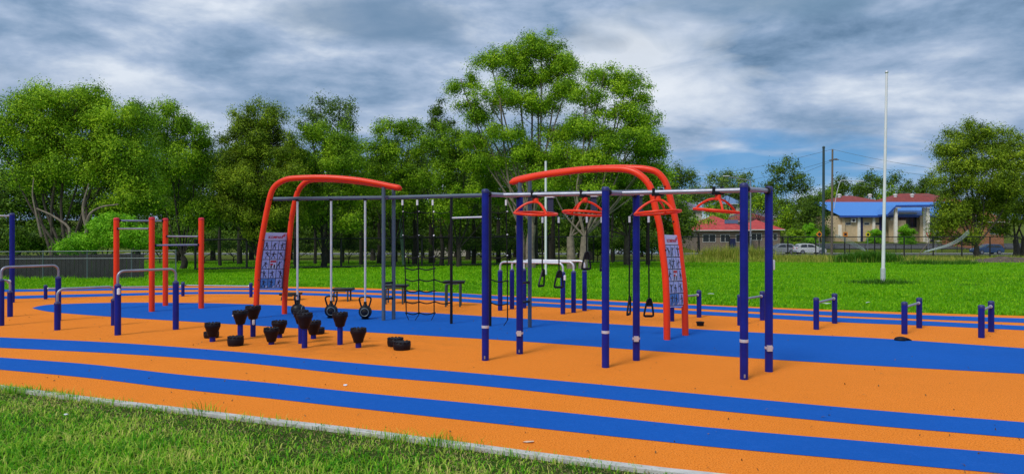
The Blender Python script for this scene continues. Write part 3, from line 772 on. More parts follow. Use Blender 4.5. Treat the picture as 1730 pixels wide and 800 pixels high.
# --- parallel bars: inverted-U bar on two blue posts
def ubar(p0, p1, hpost, zbar, label, group, extra=None, name='parallel_bar', mat=None):
    a, b = gc(*p0), gc(*p1); t = thing(name, label, 'exercise bar', (*a, 0), group)
    for q in (a, b): 
        p = part('post', post_geo(q[0], q[1], hpost, .05), M_BLUE, t)
        g = Geo(); g.lathe([(.052, hpost - .03), (.054, hpost - .01), (.04, hpost + .008), (.022, hpost + .02)], (q[0], q[1], 0), 14); part('post_cap', g, M_CAP, p)
    A = Vector((*a, hpost)); B = Vector((*b, hpost)); d = (B - A).normalized(); up = Vector((0, 0, 1)); r = .10; H = zbar - hpost
    pts = [A, A + up * max(H - r, .02)]
    for k in range(1, 5):
        an = math.pi / 2 * k / 5; pts.append(A + up * (max(H - r, .02)) + up * min(r, H) * math.sin(an) + d * r * (1 - math.cos(an)))
    pts += [A + up * H + d * r]
    q2 = [B + (p - A) - 2 * d * (p - A).dot(d) for p in pts][::-1]
    g = Geo(); g.tube(pts + q2, .021, 12); part('bar', g, mat or M_STEEL, t, flat_angle=80)
    if extra is not None:
        q = (a, b)[extra]; g = Geo(); g.lathe([(.0, .0), (.001, 0), (.026, .01), (.026, .10), (.001, .112)], (q[0] + .035, q[1] - .038, hpost - .16), 10); part('tag', g, M_WHITE, t)
    return t
G1 = 'parallel dip bars on blue posts at left'
ubar((199, 565.5), (297, 556), .82, 1.045, 'tall silver dip bar on blue posts in front of the orange pull-up station', G1, 0)
ubar((97, 557), (192.5, 549), .47, .70, 'low silver dip bar passing behind the tall dip bar near the pull-up station', G1)
ubar((2, 549.5), (98.5, 541), .82, 1.05, 'tall silver dip bar cut by the left edge of the photo', G1)
ubar((-80, 541), (17, 534.5), .50, .73, 'low silver dip bar whose single blue post shows at far left', G1)
G2 = 'white parallel bars behind the overhead frame'
ubar((845, 524), (951, 530), .85, 1.04, 'front white bar of the three-bar set on blue posts by the grass', G2, 1, mat=M_STEELW)
ubar((865, 522), (969, 557), .85, 1.04, 'middle white bar', G2) if False else ubar((865, 521.5), (969, 527.5), .85, 1.05, 'middle white bar of the three-bar set on blue posts by the grass', G2, mat=M_STEELW)
ubar((885.5, 520), (987.5, 524.5), .85, 1.06, 'rear white bar of the three-bar set on blue posts by the grass', G2, mat=M_STEELW)
# tall blue pull-up at the far left edge
t = thing('pull_up_bar_stand', 'tall blue post with silver pull-up bar at the left edge', 'pull-up frame', (*gc(20.5, 510.5), 0))
a, b = gc(20.5, 510.5), gc(-78, 512.5)
add_post(t, *a, 2.11, .056); add_post(t, *b, 2.11, .056)
g = Geo(); g.tube([(*a, zpx(364.5, a[1])), (*b, zpx(364.5, a[1]))], .019, 12); part('bar', g, M_STEEL, t)
g = Geo(); g.sphere((a[0] - .03, a[1] - .06, zpx(475, a[1])), .05, 10, 8); part('joint', g, M_STEELW, t)

# low hurdles
def hurdle(p0, p1, t0, t1, label, group, zb=None, r=.047):
    a, b = gc(*p0), gc(*p1); h0, h1 = zpx(t0, a[1]), zpx(t1, b[1]); h = (h0 + h1) / 2
    t = thing('low_hurdle', label, 'exercise hurdle', (*a, 0), group)
    add_post(t, *a, h, r); add_post(t, *b, h, r)
    g = Geo(); g.tube([(*a, h - .075), (*b, h - .075)], .02, 12); part('bar', g, M_STEEL, t)
    A = Vector((*a, h - .075)); B = Vector((*b, h - .075)); d = (B - A).normalized()
    for q, s_ in ((A, 1), (B, -1)):
        g = Geo(); g.tube([q + d * s_ * .045, q + d * s_ * .07], .028, 10); part('joint', g, M_STEELW, t)
    return t
G3 = 'row of low blue hurdles along the right'
hurdle((1135, 542), (1181, 535.5), 497, 490, 'low blue hurdle half hidden behind the right sign panel', G3)
hurdle((1250, 549), (1288, 540.5), 498.5, 493, 'low blue hurdle seen behind the two right-end overhead posts', G3)
hurdle((1379, 556), (1410, 545.7), 503.5, 497, 'low blue hurdle standing alone left of the tall white flagpole', G3)
hurdle((1528, 563.7), (1553, 553.5), 511.5, 503.5, 'low blue hurdle just right of the flagpole, beside the flat black lump', G3)
hurdle((1658, 570), (1674.5, 560), 517, 509, 'low blue hurdle nearest the right edge of the photo', G3)
G4 = 'long low balance rails at the back left'
hurdle((77, 505), (309, 500), 482.5, 477.5, 'long low silver rail between blue stub posts behind the dip bars', G4, r=.042)
hurdle((309.0, 499.6), (424, 501.5), 477.3, 477.8, 'shorter low silver rail behind the pull-up station, ending at left arch', G4, r=.042)

# stepping pods
GP = 'black stepping pods'
def pod_low(px, ybase, w, h, label, seed=0):
    x, y = gc(px, ybase); y += .11; x = (px - CX) / F * y
    R = w / 2; p = thing('stepping_pod', label, 'stepping pod', (x, y, 0), GP)
    g = Geo(); g.lathe([(R * .88, -.01), (R * .97, h * .25), (R, h * .55), (R * .98, h * .8), (R * .9, h * .93), (R * .75, h), (R * .3, h * 1.01)], (x, y, 0), 24, wob=.015, freq=8)
    part('body', g, M_POD, p)
    g = Geo()
    for k in range(12):
        a = 2 * math.pi * k / 12 + seed
        g.box((x + R * .85 * math.cos(a), y + R * .85 * math.sin(a), h * .95), (.035, .03, .025), a)
    part('tread', g, M_POD, p, bevel=.006); return p
def pod(px, ybase, ytop, ybot, label, wide=25.5, tag=None, shift=0):
    x, y = gc(px, ybase); R = wide / F * y / 2; zt = zpx(ytop, y); zb = max(zpx(ybot, y), .04); H = zt - zb
    p = thing('stepping_pod', label, 'stepping pod', (x, y, 0), GP)
    r0 = .036 if zb > .12 else .038
    g = Geo(); g.lathe([(r0 + .006, -.02), (r0 + .006, zb + .03)], (x, y, 0), 14); po = part('post', g, M_BLUE, p)
    g = Geo()
    g.lathe([(R * .52, zb), (R * .56, zb + .004), (R * .70, zb + H * .3), (R * .9, zb + H * .62), (R * 1.0, zb + H * .74), (R * 1.0, zb + H * .9), (R * .93, zb + H * .97), (R * .8, zt - .004), (R * .3, zt - .002)], (x, y, 0), 24, wob=.018, freq=8)
    part('head', g, M_POD, p)
    g = Geo()
    for k in range(12):
        a = 2 * math.pi * k / 12 + px
        g.box((x + R * .84 * math.cos(a), y + R * .84 * math.sin(a), zt - .004), (.034, .03, .022), a)
    part('tread', g, M_POD, p, bevel=.005)
    if tag:
        g = Geo(); g.lathe([(.001, 0), (.02, .01), (.022, .05), (.02, .09), (.001, .10)], (x + .022, y - .042, tag), 10); part('tag', g, M_WHITE, po)
    if px in (575, 406):
        g = Geo(); sgn = 1 if px == 575 else -1; g.sphere((x + sgn * R * .75, y - R * .68, zt - H * .32), .011, 8, 6); part('bolt', g, M_WHITE, p)
    return p
pod(359, 576.5, 545, 568, 'stub-mounted stepping pod with two pale spots at far left of the cluster')
pod_low(357, 571.5, .235, .09, 'low black disc half hidden behind the far-left stub pod', .2)
pod(406, 573, 524.5, 547, 'tall stepping pod standing directly behind the low front disc')
pod_low(398, 585, .235, .135, 'low black disc pod in front of the tall pod at left', .7)
pod(427.5, 568, 516.5, 538.5, 'tall stepping pod with white tag on its post, before the left arch leg', tag=.19)
pod(458.5, 581, 553.5, 577, 'short stepping pod in the open middle of the cluster front')
pod(472, 570, 541.5, 563, 'short stepping pod behind the mid-cluster short pod')
pod(508.5, 579.5, 524, 546.5, 'tall stepping pod almost hidden behind the foremost tall pod')
pod(514.5, 587, 528.5, 554, 'foremost tall stepping pod on a thick blue post', 27)
pod(529.5, 571.5, 541.5, 564, 'short stepping pod peeking out right of the foremost tall pod')
pod_low(537, 565, .22, .10, 'small low disc pod behind the short pod beside the foremost tall one', .4)
pod(574.5, 581.5, 527.5, 551, 'tall stepping pod with a white bolt, right of the foremost tall pod', 26)
pod(605.5, 586.5, 554, 578, 'short stepping pod at the right end of the upright pods', 27)
pod_low(668, 586, .24, .12, 'low black disc pod, rear one of the isolated pair', .1)
pod_low(679, 592, .255, .115, 'low black disc pod, front one of the isolated pair', .5)
pod_low(1183, 551, .13, .065, 'tiny black stub sticking out of orange rubber by the right arch', .2)
# flat dark lump
x, y = gc(1522, 575); g = Geo()
g.lathe([(.10, -.005), (.115, .02), (.10, .045), (.06, .06), (.02, .065)], (0, 0, 0), 16, wob=.12, freq=3)
g.tube([(.06, 0, .03), (.14, -.02, .02), (.20, -.03, .008)], [.03, .02, .005], 8)
g.v = [(x + p[0] * .8, y + p[1] * .6, p[2]) for p in g.v]
single('black_lump', g, M_POD, 'flat black lump lying at the edge of the wide blue band', 'debris')

# ---------------------------------------------------------------- poles
def pole(name, px0, pyb, px1, pyt, r0, r1, mat, label, cat, D=None, extra=None):
    if D is None: x, D = gt(px0, pyb)
    else: x = (px0 - CX) / F * D
    x1 = (px1 - CX) / F * D; zt = zpx(pyt, D)
    g = Geo(); g.tube([(x, D, Zt(D) - .1), ((x + x1) / 2, D, (zt + Zt(D)) / 2), (x1, D, zt)], [r0, (r0 + r1) / 2, r1], 12)
    return g, (x, D, Zt(D)), (x1, D, zt)
g, b, tp = pole('flagpole', 1491.5, 478, 1498, 123, .058, .036, None, '', '')
t = thing('flagpole', 'tall slim white flagpole rising from weeds in the green field', 'flagpole', b)
part('shaft', g, M_WHITE, t)
g = Geo(); g.sphere((tp[0], tp[1], tp[2] + .02), .055, 10, 8); part('finial', g, M_STEELW, t)
g = Geo(); g.tube([(b[0], b[1], b[2]), (b[0] + .01, b[1], b[2] + .5)], .078, 12); part('sleeve', g, M_STEELW, t)
g, b, tp = pole('goal_post', 922, 464, 922, 272, .05, .045, None, '', '')
single('white_post', g, M_WHITE, 'white post standing in the grass behind the dip bars', 'post', origin=b)
g, b, tp = pole('p', 683, 447, 672, 335, .12, .09, None, '', '')
single('leaning_pole', g, principled('pale_green_paint', (.12, .22, .16), .6), 'pale green leaning pole in front of the dark trees', 'pole', origin=b)

# ---------------------------------------------------------------- fences
def ZF(x, Y): return Zt(Y)
def chainlink(name, pts, h0, h1, spacing, label, cat, pm, mm, rails=(1.0,), r=.035, wire=.0045, step=.11, group=None, wirevis=True):
    t = thing(name, label, cat, (*pts[0], Zt(pts[0][1])), group)
    P = np.array(pts, float); s = np.concatenate([[0], np.cumsum(np.linalg.norm(np.diff(P, axis=0), axis=1))]); L = s[-1]
    def at_(d): return np.array([np.interp(d, s, P[:, 0]), np.interp(d, s, P[:, 1])])
    def H(d): return h0 + (h1 - h0) * d / L
    n = max(1, round(L / spacing))
    for i in range(n + 1):
        d = L * i / n; q = at_(d); g = Geo(); z = Zt(q[1]); g.tube([(q[0], q[1], z - .1), (q[0], q[1], z + H(d) + .04)], r, 8); part('post', g, pm, t)
    for k, fr in enumerate(rails):
        pts_ = []
        for i in range(n * 2 + 1):
            d = L * i / (n * 2); q = at_(d); pts_.append((q[0], q[1] - (.02), Zt(q[1]) + H(d) * fr))
        g = Geo(); g.tube(pts_, r * .75, 6); part('rail', g, pm, t)
    if wirevis:
        g = Geo(); V = []; Fc = []
        d = -3.0
        while d < L:
            for sg in (1, -1):
                a = d if sg > 0 else d; hh = H(max(0, min(L, d)))
                d0, d1 = (d, d + hh) if sg > 0 else (d + hh, d)
                z0, z1 = 0., hh
                lo, hi = min(d0, d1), max(d0, d1)
                if hi <= 0 or lo >= L: continue
                def clip(dd): return min(max(dd, 0), L)
                c0, c1 = clip(d0), clip(d1)
                zc = lambda c: z0 + (z1 - z0) * (c - d0) / (d1 - d0)
                q0, q1 = at_(c0), at_(c1); a0 = zc(c0) + Zt(q0[1]); a1 = zc(c1) + Zt(q1[1])
                o = len(V); V += [(q0[0], q0[1], a0 - wire), (q1[0], q1[1], a1 - wire), (q1[0], q1[1], a1 + wire), (q0[0], q0[1], a0 + wire)]; Fc.append((o, o + 1, o + 2, o + 3))
            d += step
        g.add(V, Fc); part('wire_mesh', g, mm, t, smooth=False)
    return t
Pk = [((330 - CX) / F * 38.5, 38.5), ((640 - CX) / F * 43, 43), ((900 - CX) / F * 50, 50), ((1130 - CX) / F * 62, 62)]
chainlink('mesh_fence', Pk, 1.55, 2.05, 2.6, 'black chain-link fence running behind the field in front of the tree belt', 'fence', M_FBLK, M_FBLK, (1.0, .03), .062)
Pk = [((1130 - CX) / F * 62, 62.6), ((1400 - CX) / F * 68, 68), ((1760 - CX) / F * 72, 72), ((2000 - CX) / F * 74, 74)]
chainlink('mesh_fence', Pk, 2.0, 2.2, 3.0, 'black chain-link fence along the weedy verge in front of the street', 'fence', M_FBLK, M_FBLK, (1.0,), .06, wire=.006)
Pk = [((1330 - CX) / F * 118, 118), ((1660 - CX) / F * 120, 120), ((1900 - CX) / F * 121, 121)]
chainlink('street_railing', Pk, 1.3, 1.3, 2.6, 'low dark railing in front of the blue-roofed building', 'railing', M_FBLK, M_FBLK, (1.0, .5), .05, wirevis=False)
# grey board fence + wire fence in front of it at left
t = thing('board_fence', 'weathered dark grey board fence below the trees at left', 'fence', (-24, 27.2, Zt(27.2)))
g = Geo(); xx = -30.0
xr = (249 - CX) / F * 27.2
nb = int((xr + 30) / .16)
for i in range(nb):
    x = -30 + i * .16 + .075; h = zpx(431, 27.2) + .04 * (x > -16) + random.uniform(-.008, .008)
    g.box((x, 27.2 + random.uniform(-.004, .004), (h + Zt(27.2) - .1) / 2), (.146, .022, h - Zt(27.2) + .1))
part('boards', g, M_PANEL, t, smooth=False)
g = Geo(); g.box(((-30 + xr) / 2, 27.25, zpx(436, 27.2)), (xr + 30, .05, .06)); part('rail', g, M_PANEL, t, smooth=False)
chainlink('wire_fence', [(-28, 26.6), ((297 - CX) / F * 26.6, 26.6)], zpx(428, 26.6) - Zt(26.6), zpx(423, 26.6) - Zt(26.6), 1.52, 'galvanised wire fence with thin posts standing before the grey board fence', 'fence', M_FGAL, M_FGAL, (1.0, .74), .022, wire=.0016, step=.09)

# ---------------------------------------------------------------- trees
def leaves_mesh(name, C, A, size, mat, parent, up=.25, asp=.5):
    n = len(C)
    nr = RNG.normal(size=(n, 3)) * .55 + A * 1.15; nr[:, 2] += up; nr /= np.linalg.norm(nr, axis=1)[:, None]
    t = RNG.normal(size=(n, 3)); t -= nr * (t * nr).sum(1)[:, None]; t /= np.linalg.norm(t, axis=1)[:, None]
    b = np.cross(nr, t); l = (size * .64 * RNG.uniform(.6, 1.35, n))[:, None]
    w = l * asp
    V = np.stack([C - t * l * .5, C - b * w * .5 + t * l * .05, C + t * l * .5, C + b * w * .5 + t * l * .05], 1).reshape(-1, 3)
    V -= np.array(ORG[parent.name])
    me = bpy.data.meshes.new(name)
    me.vertices.add(4 * n); me.vertices.foreach_set('co', V.ravel())
    me.loops.add(4 * n); me.loops.foreach_set('vertex_index', np.arange(4 * n))
    me.polygons.add(n); me.polygons.foreach_set('loop_start', np.arange(n) * 4); me.polygons.foreach_set('loop_total', np.full(n, 4))
    me.materials.append(mat); me.update(calc_edges=True)
    o = bpy.data.objects.new(name, me); COL.objects.link(o); o.parent = parent; ORG[o.name] = ORG[parent.name]; return o
def tree(name, label, px, D, blobs, lmat, bmat, tr=.2, leaf=.2, cr=.7, lpc=110, dens=1.0, fork=.45, group=None, cat='tree', lean=0, trunks=1, hollow=.55, thin=True, asp=.42, depth=1.0):
    x0 = (px - CX) / F * D; z0 = Zt(D); t = thing(name, label, cat, (x0, D, z0), group)
    B = []
    for b in blobs:
        bx, by, rx, ry = b[:4]; off = b[4] if len(b) > 4 else random.uniform(-.35, .35)
        R = rx / F * D; Y = D + off * R
        B.append((np.array(at(bx, by, D)) + np.array([0, off * R, 0]), R, ry / F * D))
    top = max(c[2] + h for c, r, h in B); fk = z0 + (min(c[2] for c, r, h in B) - z0) * fork
    fk = max(fk, z0 + .35)
    tg = Geo(); CC = []; 
    cx_m = np.mean([c[0] for c, r, h in B])
    bases = []
    for k in range(trunks):
        ox = 0 if trunks == 1 else (k - (trunks - 1) / 2) * tr * 2.6; oy = 0 if trunks == 1 else random.uniform(-.4, .4)
        f = Vector((x0 + ox * 1.3 + lean * (fk - z0), D + oy, fk))
        tg.tube(catmull([(x0 + ox, D + oy, z0 - .15), (x0 + ox + random.gauss(0, tr * .4), D + oy, z0 + (fk - z0) * .5), f], 4), list(np.linspace(tr * 1.25, tr * .85, 9)), 9, caps=False)
        bases.append(f)
    for c, R, H in B:
        f = bases[random.randrange(len(bases))]
        e = Vector(c) - Vector((0, 0, H * .25)); mid = f.lerp(e, .5) + Vector((random.gauss(0, .12 * R), random.gauss(0, .12 * R), -.06 * (e - f).length if abs(e.x - f.x) > 1 else 0))
        rl = max(.03, tr * .36 * min(1, (R / 2.2) ** .5))
        path = catmull([f, mid, e, Vector(c) + Vector((0, 0, H * .4))], 5); tg.tube(path, list(np.linspace(rl, rl * .25, len(path))), 7, caps=False)
        n = max(5, int(dens * 5.2 * R * H / (cr * cr)))
        for i in range(n):
            d = RNG.normal(size=3); d /= np.linalg.norm(d)
            if d[2] < -.35: d[2] *= .4
            rr = (hollow + (1 - hollow) * RNG.random()) * RNG.uniform(.85, 1.08)
            p = c + d * np.array([R, R * depth, H]) * rr
            CC.append((p, cr * RNG.uniform(.5, 1.25), c, max(R, H)))
            if thin and i % 3 == 0:
                q = path[RNG.integers(len(path) // 2, len(path))]; q = np.array(q)
                m = (q + p) / 2 + np.array([0, 0, -.05 * R]); tg.tube([q, m, p], [rl * .28, rl * .2, .012], 4, caps=False)
    part('trunk', tg, bmat, t, flat_angle=90)
    pts = []; nrm_ = []
    for p, r, cmid, rad in CC:
        m = int(lpc * 2.7 * (r / cr) ** 2 * RNG.uniform(.7, 1.2)) + 8
        g_ = RNG.normal(size=(m, 3)); g_ /= np.linalg.norm(g_, axis=1)[:, None]; g_ *= (RNG.random(m) ** .5 * (1 + .28 * RNG.normal(size=m)))[:, None]
        g_ *= np.array([1, 1, .78]) * r; g_[:, 2] -= .25 * r * (g_[:, 0] ** 2 + g_[:, 1] ** 2) / (r * r)
        pts.append(p + g_); nn = g_ / r + (p - cmid) / rad * .35; nrm_.append(nn / (np.linalg.norm(nn, axis=1)[:, None] + 1e-6))
    leaves_mesh('crown', np.concatenate(pts), np.concatenate(nrm_), leaf, lmat, t, asp=asp)
    return t
GB = 'trees of the belt behind the black fence'
# front row, left to right
tree('broad_tree', 'broad billowing light green tree, largest on the left', 118, 32,
     [(60, 190, 62, 42), (130, 172, 75, 30), (190, 195, 62, 42), (30, 250, 60, 50), (110, 235, 80, 55), (190, 255, 70, 55), (225, 300, 50, 45), (60, 300, 50, 40), (140, 290, 70, 40), (235, 335, 38, 32), (5, 225, 45, 40), (205, 345, 40, 25), (85, 160, 40, 18), (165, 165, 40, 18)], L_A, M_BARK, .22, .15, .62, 230, 1.35, .2, trunks=3)
tree('shrub', 'bright green bushy shrub behind the orange pull-up station', 175, 29.5,
     [(160, 405, 45, 32), (205, 395, 42, 35), (130, 415, 40, 20), (240, 405, 30, 25), (185, 380, 35, 20)], L_L, M_BARKD, .05, .13, .3, 100, 1.2, .3, cat='shrub')
tree('tall_tree', 'thin-topped tree showing sky, just right of the broad left tree', 228, 44,
     [(228, 185, 20, 25), (240, 225, 25, 30), (235, 270, 30, 35)], L_C, M_BARKD, .14, .2, .5, 60, .8, .3)
tree('tall_tree', 'rounded bright-topped tree between the broad left tree and the dark dense one', 308, 40,
     [(300, 205, 48, 28), (330, 235, 38, 30), (280, 240, 32, 30), (310, 280, 50, 40), (345, 285, 25, 30), (270, 310, 30, 40), (315, 340, 50, 35), (340, 370, 30, 30)], L_B, M_BARKD, .16, .17, .6, 160, 1.25, .25)
tree('dense_tree', 'dense dark domed tree left of the first orange arch', 435, 40,
     [(430, 200, 45, 32), (415, 245, 50, 40), (455, 250, 52, 45), (400, 300, 42, 50), (450, 310, 58, 50), (490, 300, 30, 35), (420, 355, 55, 40), (475, 360, 42, 40), (385, 340, 25, 40), (440, 390, 50, 25)], L_O, M_BARKD, .2, .16, .55, 170, 1.5, .3)
tree('tall_tree', 'airy dark-topped tree rising behind the first orange arch', 552, 52,
     [(540, 185, 35, 20), (575, 180, 30, 22), (520, 205, 25, 18), (590, 205, 22, 18), (555, 215, 40, 25)], L_D, M_BARKD, .2, .24, .7, 75, .85, .4)
tree('tall_tree', 'fresh green tree directly above the first orange arch', 545, 42,
     [(530, 225, 30, 25), (565, 235, 38, 28), (545, 270, 55, 35), (585, 275, 38, 35), (515, 300, 30, 30), (600, 310, 30, 30), (555, 330, 50, 35), (520, 360, 40, 30), (590, 370, 30, 30)], L_B, M_BARKD, .16, .17, .6, 150, 1.2, .3)
tree('tall_tree', 'olive-green tree between the arch and the rope net with gaps in its crown', 665, 46,
     [(665, 215, 40, 22), (695, 220, 28, 22), (640, 245, 32, 25), (680, 255, 40, 28), (650, 290, 45, 35), (695, 300, 35, 35), (630, 330, 35, 30), (680, 345, 40, 35)], L_B, M_BARKD, .14, .19, .62, 120, 1.05, .3)
tree('pointed_tree', 'slim pointed tree between the olive tree and the tallest gum tree', 745, 46,
     [(745, 185, 16, 18), (745, 212, 26, 20), (738, 240, 32, 22), (750, 270, 38, 28)], L_C, M_BARKD, .12, .2, .5, 85, .95, .3)
tree('tall_tree', 'spreading fresh green tree below the long left limbs of the tallest gum', 775, 44,
     [(745, 235, 38, 25), (790, 240, 35, 25), (770, 275, 48, 30), (820, 280, 38, 28), (740, 300, 32, 30), (790, 320, 50, 35), (840, 330, 40, 35), (760, 350, 40, 30)], L_B, M_BARKD, .14, .18, .6, 130, 1.1, .3)
tree('gum_tree', 'tallest gum tree, airy crown with sky showing between rising limbs', 888, 42,
     [(915, 82, 46, 28), (868, 95, 46, 27), (945, 108, 40, 30), (830, 108, 32, 20), (900, 130, 60, 28), (955, 150, 34, 24), (782, 142, 30, 20), (845, 165, 60, 22), (910, 178, 55, 26), (812, 195, 42, 18), (855, 228, 50, 20), (935, 228, 45, 22), (795, 176, 24, 13), (885, 265, 55, 25), (830, 268, 40, 22), (800, 240, 34, 18), (930, 280, 45, 24)], L_A, M_BARKP, .24, .17, .62, 190, 1.25, .42, trunks=2, hollow=.35)
tree('gum_tree', 'second gum tree right of the tallest, with a rounded crown over two forked trunks', 975, 40,
     [(1020, 130, 48, 20), (1055, 150, 42, 22), (988, 165, 38, 22), (1080, 165, 20, 16), (1040, 190, 50, 22), (1088, 210, 38, 34), (1000, 222, 50, 28), (1060, 240, 54, 32), (1102, 250, 28, 34), (960, 262, 48, 28), (1010, 278, 54, 30), (1078, 290, 48, 30), (930, 305, 44, 26), (1000, 318, 50, 24), (1100, 300, 28, 26)], L_A, M_BARKP, .22, .17, .62, 190, 1.3, .4, trunks=2, hollow=.4)
tree('dark_tree', 'dark leafy tree filling the belt behind the right orange arch', 1060, 48,
     [(1030, 300, 48, 35), (1080, 310, 38, 35), (1000, 345, 35, 28), (1060, 350, 42, 28), (960, 335, 40, 30)], L_C, M_BARK, .2, .22, .6, 85, .95, .5)
# belt of slim trunks behind the black fence
for i, px in enumerate([372, 405, 470, 500, 532, 578, 610, 640, 668, 700, 728, 760, 800, 842, 905, 935, 1035, 1095]):
    D = 46 + (i * 37 % 11); w = random.uniform(24, 34)
    lo = 372 if px < 900 else 350
    tree('slim_tree', 'slim dark-trunked tree in the belt behind the black fence', px, D,
         [(px + random.uniform(-12, 12), lo - 15 + random.uniform(-14, 6), w, 26), (px + random.uniform(-15, 15), lo - 60 + random.uniform(-12, 12), w, 28), (px + random.uniform(-15, 15), lo - 105, w * .9, 26)],
         [L_C, L_C, L_B][i % 3], M_BARKD, random.uniform(.09, .16), .27, .75, 60, .9, .75, group=GB)
# dark understory and backing trees further back
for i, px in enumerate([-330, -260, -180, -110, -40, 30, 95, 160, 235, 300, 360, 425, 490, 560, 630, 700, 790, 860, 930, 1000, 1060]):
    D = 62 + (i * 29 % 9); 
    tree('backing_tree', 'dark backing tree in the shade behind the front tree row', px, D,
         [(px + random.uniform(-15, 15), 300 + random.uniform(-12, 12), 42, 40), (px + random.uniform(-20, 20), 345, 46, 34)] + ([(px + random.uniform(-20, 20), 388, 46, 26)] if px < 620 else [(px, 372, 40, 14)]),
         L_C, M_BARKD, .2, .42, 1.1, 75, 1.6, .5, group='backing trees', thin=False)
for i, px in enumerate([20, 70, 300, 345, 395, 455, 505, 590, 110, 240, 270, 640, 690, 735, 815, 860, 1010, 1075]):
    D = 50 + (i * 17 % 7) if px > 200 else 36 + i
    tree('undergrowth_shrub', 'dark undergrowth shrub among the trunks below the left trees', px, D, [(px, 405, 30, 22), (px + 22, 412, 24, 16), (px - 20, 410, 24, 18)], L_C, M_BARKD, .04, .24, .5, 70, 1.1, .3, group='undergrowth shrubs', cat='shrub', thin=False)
# bare pale branch in the left trees
x, y, z = at(85, 410, 30.5); t = thing('dead_tree', 'leafless grey forked trunk under the broad left tree', 'tree', (x, y, Zt(y)))
g = Geo(); P_ = lambda px, py, d=0: at(px, py, 30.5 + d)
g.tube(catmull([(x, y, Zt(y)), P_(118, 395), P_(95, 368), P_(62, 352)], 4), list(np.linspace(.07, .03, 13)), 6); g.tube(catmull([P_(70, 400), P_(62, 365), P_(55, 330), P_(57, 300)], 4), list(np.linspace(.05, .015, 13)), 6)
g.tube(catmull([P_(145, 400), P_(150, 365), P_(170, 350), P_(200, 345)], 4), list(np.linspace(.07, .025, 13)), 6); g.tube(catmull([P_(146, 385), P_(140, 350), P_(150, 310)], 4), list(np.linspace(.07, .02, 9)), 6)
part('trunk', g, M_BARKP, t)

# right-hand trees
tree('street_tree', 'large olive tree with bright clumps beside the street lamp at right', 1650, 78,
     [(1640, 225, 42, 25), (1690, 240, 38, 26), (1615, 250, 32, 28), (1660, 270, 58, 30), (1710, 275, 40, 30), (1605, 300, 36, 30), (1650, 310, 55, 28), (1700, 320, 45, 30), (1620, 345, 40, 32), (1605, 375, 32, 25), (1680, 345, 40, 22), (1622, 398, 24, 16), (1590, 395, 18, 16), (1650, 365, 34, 18)], L_O, M_BARK, .27, .30, 1.05, 150, 1.3, .55)
tree('street_tree', 'second olive street tree cut by the right edge of the photo', 1722, 82,
     [(1735, 250, 32, 35), (1720, 310, 38, 35), (1750, 340, 50, 40), (1715, 365, 36, 28), (1695, 385, 26, 18)], L_O, M_BARK, .3, .34, 1.0, 85, 1.0, .6, trunks=2)
def low_blobs(nm, px, D, bl):
    if 'tree' in nm: return bl
    yb = HZ + F * (EYE - Zt(D)) / D; return bl + [(px, (bl[0][1] + yb) / 2, 12, 10), (px, yb - 5, 11, 7), (px - 6, yb - 3, 8, 6), (px + 7, yb - 4, 8, 6)]
